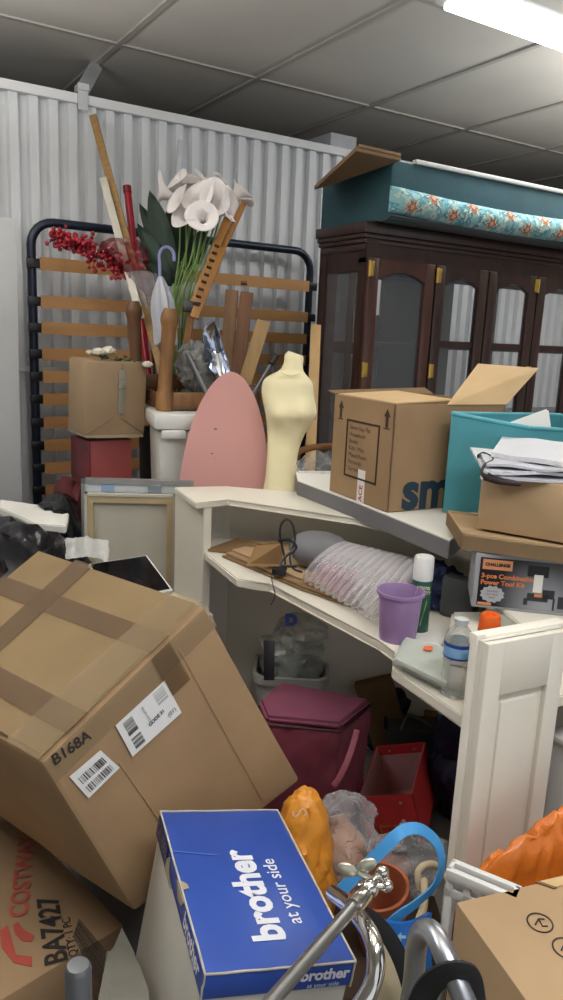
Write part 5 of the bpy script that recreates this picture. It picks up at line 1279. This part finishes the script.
bb2(b, 0, Wb, 0, Db, 0.002, .008); obj('slotted_sides', b, WPLAST, t)
# orange bag right
b = B(); c = at(528, 872, 1.26); e1_ = onz(563, 877, .6) - onz(456, 902, .6); e1_.z = 0; Lg = .30; e1_.normalize(); e2_ = V((-e1_.y, e1_.x, 0))
s0_ = at(477, 885, 1.41)
def drape(u, v):
    wv = .9 * noise.noise(V((u*2.2, v*1.5, 3.1)))
    rd = 1 - 2 * abs(noise.noise(V((u*2.2 - v*2.6 + wv, v*3.4 + u*4.2 + wv, 7.7))))
    r2 = 1 - 2 * abs(noise.noise(V((u*9 + wv, v*5 - u*3, 2.2))))
    pr = (sin(pi * min(1, v*1.02)) ** .55) * min(1, u * 6) ** .6
    z = (s0_.z - .03) + (.02 + .135 * min(1, u*1.05) ** .9) * pr + (.024 * rd + .010 * r2) * pr - .26 * (1 - sin(pi * v) ** .35)
    return V((s0_.x, s0_.y, 0)) + e1_ * (u * Lg + .015 * rd * pr * min(1, u*5)) + e2_ * ((v - .30) * .10 + .010 * r2 * pr) + V((0, 0, z))
b.patch(drape, 70, 46); b.solidify(.002)
tag(obj('orange_bag', b, ORB2), 'crumpled deep orange plastic bag in front of the white door', 'bag')
# white tub beyond the door
c = at(575, 780, 1.85); t = thing('white_tub', 'white plastic tub edge showing behind the cupboard door', 'tub', (c.x, c.y, 0))
zt_ = zat(738, c); b = B(); b.hexa([V((c.x, c.y, z)) + V((sx * w_, sy * w_ * .6, 0)) for sx in (-1, 1) for sy in (-1, 1) for w_, z in ((.05, .002), (.065, zt_))], bev=.01); obj('body', b, WPLAST, t)
b = B(); b.box((c.x, c.y, zt_ + .004), (.145, .095, .02), bev=.006); obj('rim', b, WPLAST, t)
# bottom right carton
ZB = .60
A = onz(456, 902, ZB); Bq = onz(563, 877, ZB); Cq = onz(526, 1000, ZB)
e = V((Bq.x - A.x, Bq.y - A.y, 0)).normalized(); f = V((Cq.x - A.x, Cq.y - A.y, 0)).normalized()
t = thing('marked_carton', 'plain brown carton with two circled black marks on top', 'box', V((A.x, A.y, 0)) + e*.15 + f*.15)
b = B(); P = [V((A.x, A.y, z)) + e * x + f * y for x in (0, .36) for y in (0, .34) for z in (.002, ZB)]; b.hexa(P, bev=.003); obj('body', b, CARD2, t)
b = B(); fA = onz(552, 882, ZB + .001); b.prism([V((A.x, A.y, ZB)) + e * x + f * y for x, y in ((.17, -.0), (.36, -.0), (.36, .02), (.19, .02))], (0, 0, .003)); obj('top_flap', b, CARDIN, t)
b = B(); b.prism([V((A.x, A.y, ZB)) + e * x + f * y for x, y in ((.165, -.001), (.172, -.001), (.195, .022), (.188, .022))], (0, 0, .0035)); obj('flap_gap', b, CARDK, t)
for (x, y) in ((540, 922.5), (566, 948)):
    c = onz(x, y, ZB + .0015); r_ = .021
    b = B(); b.tube([c + e * cos(k*pi/12) * r_ + f * sin(k*pi/12) * r_ for k in range(24)], [(.0006, .0014)] * 24, 6, closed=True, flat=V((0, 0, 1)))
    b.tube([c - e*.011 + f*.002, c + e*.003 - f*.008, c + e*.012 - f*.004], .0012, 6); b.tube([c + e*.003 - f*.008, c - e*.001 + f*.008, c + e*.008 + f*.010], .0012, 6)
    obj('printed_mark', b, INK, t)
# chrome pole with clamp
pA = at(262, 1012, .80); pB = at(361, 898, .98)
t = thing('chrome_stand', 'chrome tubular stand pole with clamp joint and wing knob', 'stand', V((pA.x, pA.y, 0)))
b = B(); b.tube([pA - (pB - pA) * 2.0 , pB], .0085, 16); obj('pole', b, STEEL, t)
ax = (pB - pA).normalized()
b = B(); b.tube([pB - ax * .02, pB - ax*.012, pB + ax * .008, pB + ax * .012], [.011, .0125, .0125, .010], 16); obj('collar', b, CHROME, t)
b = B(); b.sph(pB + ax * .022, .013, 3); b.tube([pB + ax * .01, pB + ax * .05], .008, 12); b.sph(pB + ax * .05 + RT*.004, .011, 3); b.tube([pB + ax*.03 - RT * .018 , pB + ax * .03 + RT * .02], .006, 10); b.sph(pB + ax * .03 + RT * .02, .009, 2); b.sph(pB + ax * .03 + RT * .014 + UP * .018, .009, 2)
obj('clamp_joint', b, CHROME, t)
b = B(); wk = at(357, 872, 1.0); b.tube([pB + ax * .04, wk], [.005, .004], 10)
for s_ in (-1, 1): b.sph(wk + RT * .013 * s_ + UP * (.006 + .003*s_), 1, 3, (.014, .004, .009), rot_to(RT + UP * .45 * s_, UP))
obj('wing_knob', b, mat('satin_knob', 'b5b2a0', .3, metal=.7), t)
# chrome framed chair
t = thing('chrome_chair', 'chrome-framed chair with beige seat and black rubber edge', 'chair', V((at(375, 990, .95).x, at(375, 990, .95).y, 0)))
dc = 1.0
b = B(); pth = smoothpath([at(333, 893, 1.14), at(346, 903, 1.08), at(360, 918, dc), at(371, 936, .96), at(376, 956, .94), at(374, 980, .93), at(362, 1004, .92), at(340, 1030, .92)], 6); b.tube(pth, .0115, 14); obj('frame_tube', b, CHROME, t)
b = B(); pth2 = smoothpath([at(356, 912, 1.12), at(372, 922, 1.10), at(390, 945, 1.07), at(408, 985, 1.04), at(418, 1020, 1.02)], 6); b.tube(pth2, [(.009, .018)] * len(pth2), 10); obj('rubber_edge', b, mat('black_rubber', '121214', .85, spec=.2), t)
b = B(); L1 = [at(348, 906, 1.10), at(362, 915, 1.08), at(378, 935, 1.06), at(394, 965, 1.04), at(410, 1015, 1.02)]; L2 = [at(346, 908, 1.08), at(362, 925, 1.02), at(370, 945, .99), at(370, 975, .97), at(362, 1015, .95)]
sp1, sp2 = smoothpath(L1, 5), smoothpath(L2, 5)
b.patch(lambda u, v: lerp(sp1[min(len(sp1)-1, int(round(u*(len(sp1)-1))))], sp2[min(len(sp2)-1, int(round(u*(len(sp2)-1))))], v), 20, 4); b.solidify(.006); obj('seat_pan', b, mat('beige_gloss', '9a9078', .3, metal=.0, var=.06), t)
b = B(); fz = at(362, 1010, .92); b.tube([at(340, 1030, .92), V((at(340, 1030, .92).x, at(340, 1030, .92).y, 0))], .0115, 12); obj('leg', b, CHROME, t)
# walker tube
t = thing('walking_frame', 'bent silver aluminium walking frame tube with black strap', 'walking frame', V((at(450, 1000, .85).x, at(450, 1000, .85).y, 0)))
ALU = mat('aluminium', 'a9adb3', .3, metal=.9, var=.04)
b = B(); pth = smoothpath([at(404, 1035, 1.0), at(413, 985, .98), at(416, 950, .96), at(420, 935, .94), at(428, 930, .92), at(437, 938, .90), at(445, 956, .88), at(458, 985, .86), at(472, 1020, .84)], 6); b.tube(pth, .0135, 16); 
e1, e2 = pth[0], pth[-1]; b.tube([e1, V((e1.x + .02, e1.y, 0.0))], .0135, 12); b.tube([e2, V((e2.x - .03, e2.y - .05, 0.0))], .0135, 12); obj('frame_tube', b, ALU, t)
b = B(); pth = smoothpath([at(418, 1010, .88), at(428, 988, .87), at(443, 974, .855), at(458, 970, .85), at(468, 978, .86), at(472, 996, .87), at(474, 1020, .87)], 5)
b.tube(pth, [(.005, .016)] * len(pth), 10, flat=FW); obj('strap', b, mat('black_webbing', '1a1a1c', .7, var=.15), t)
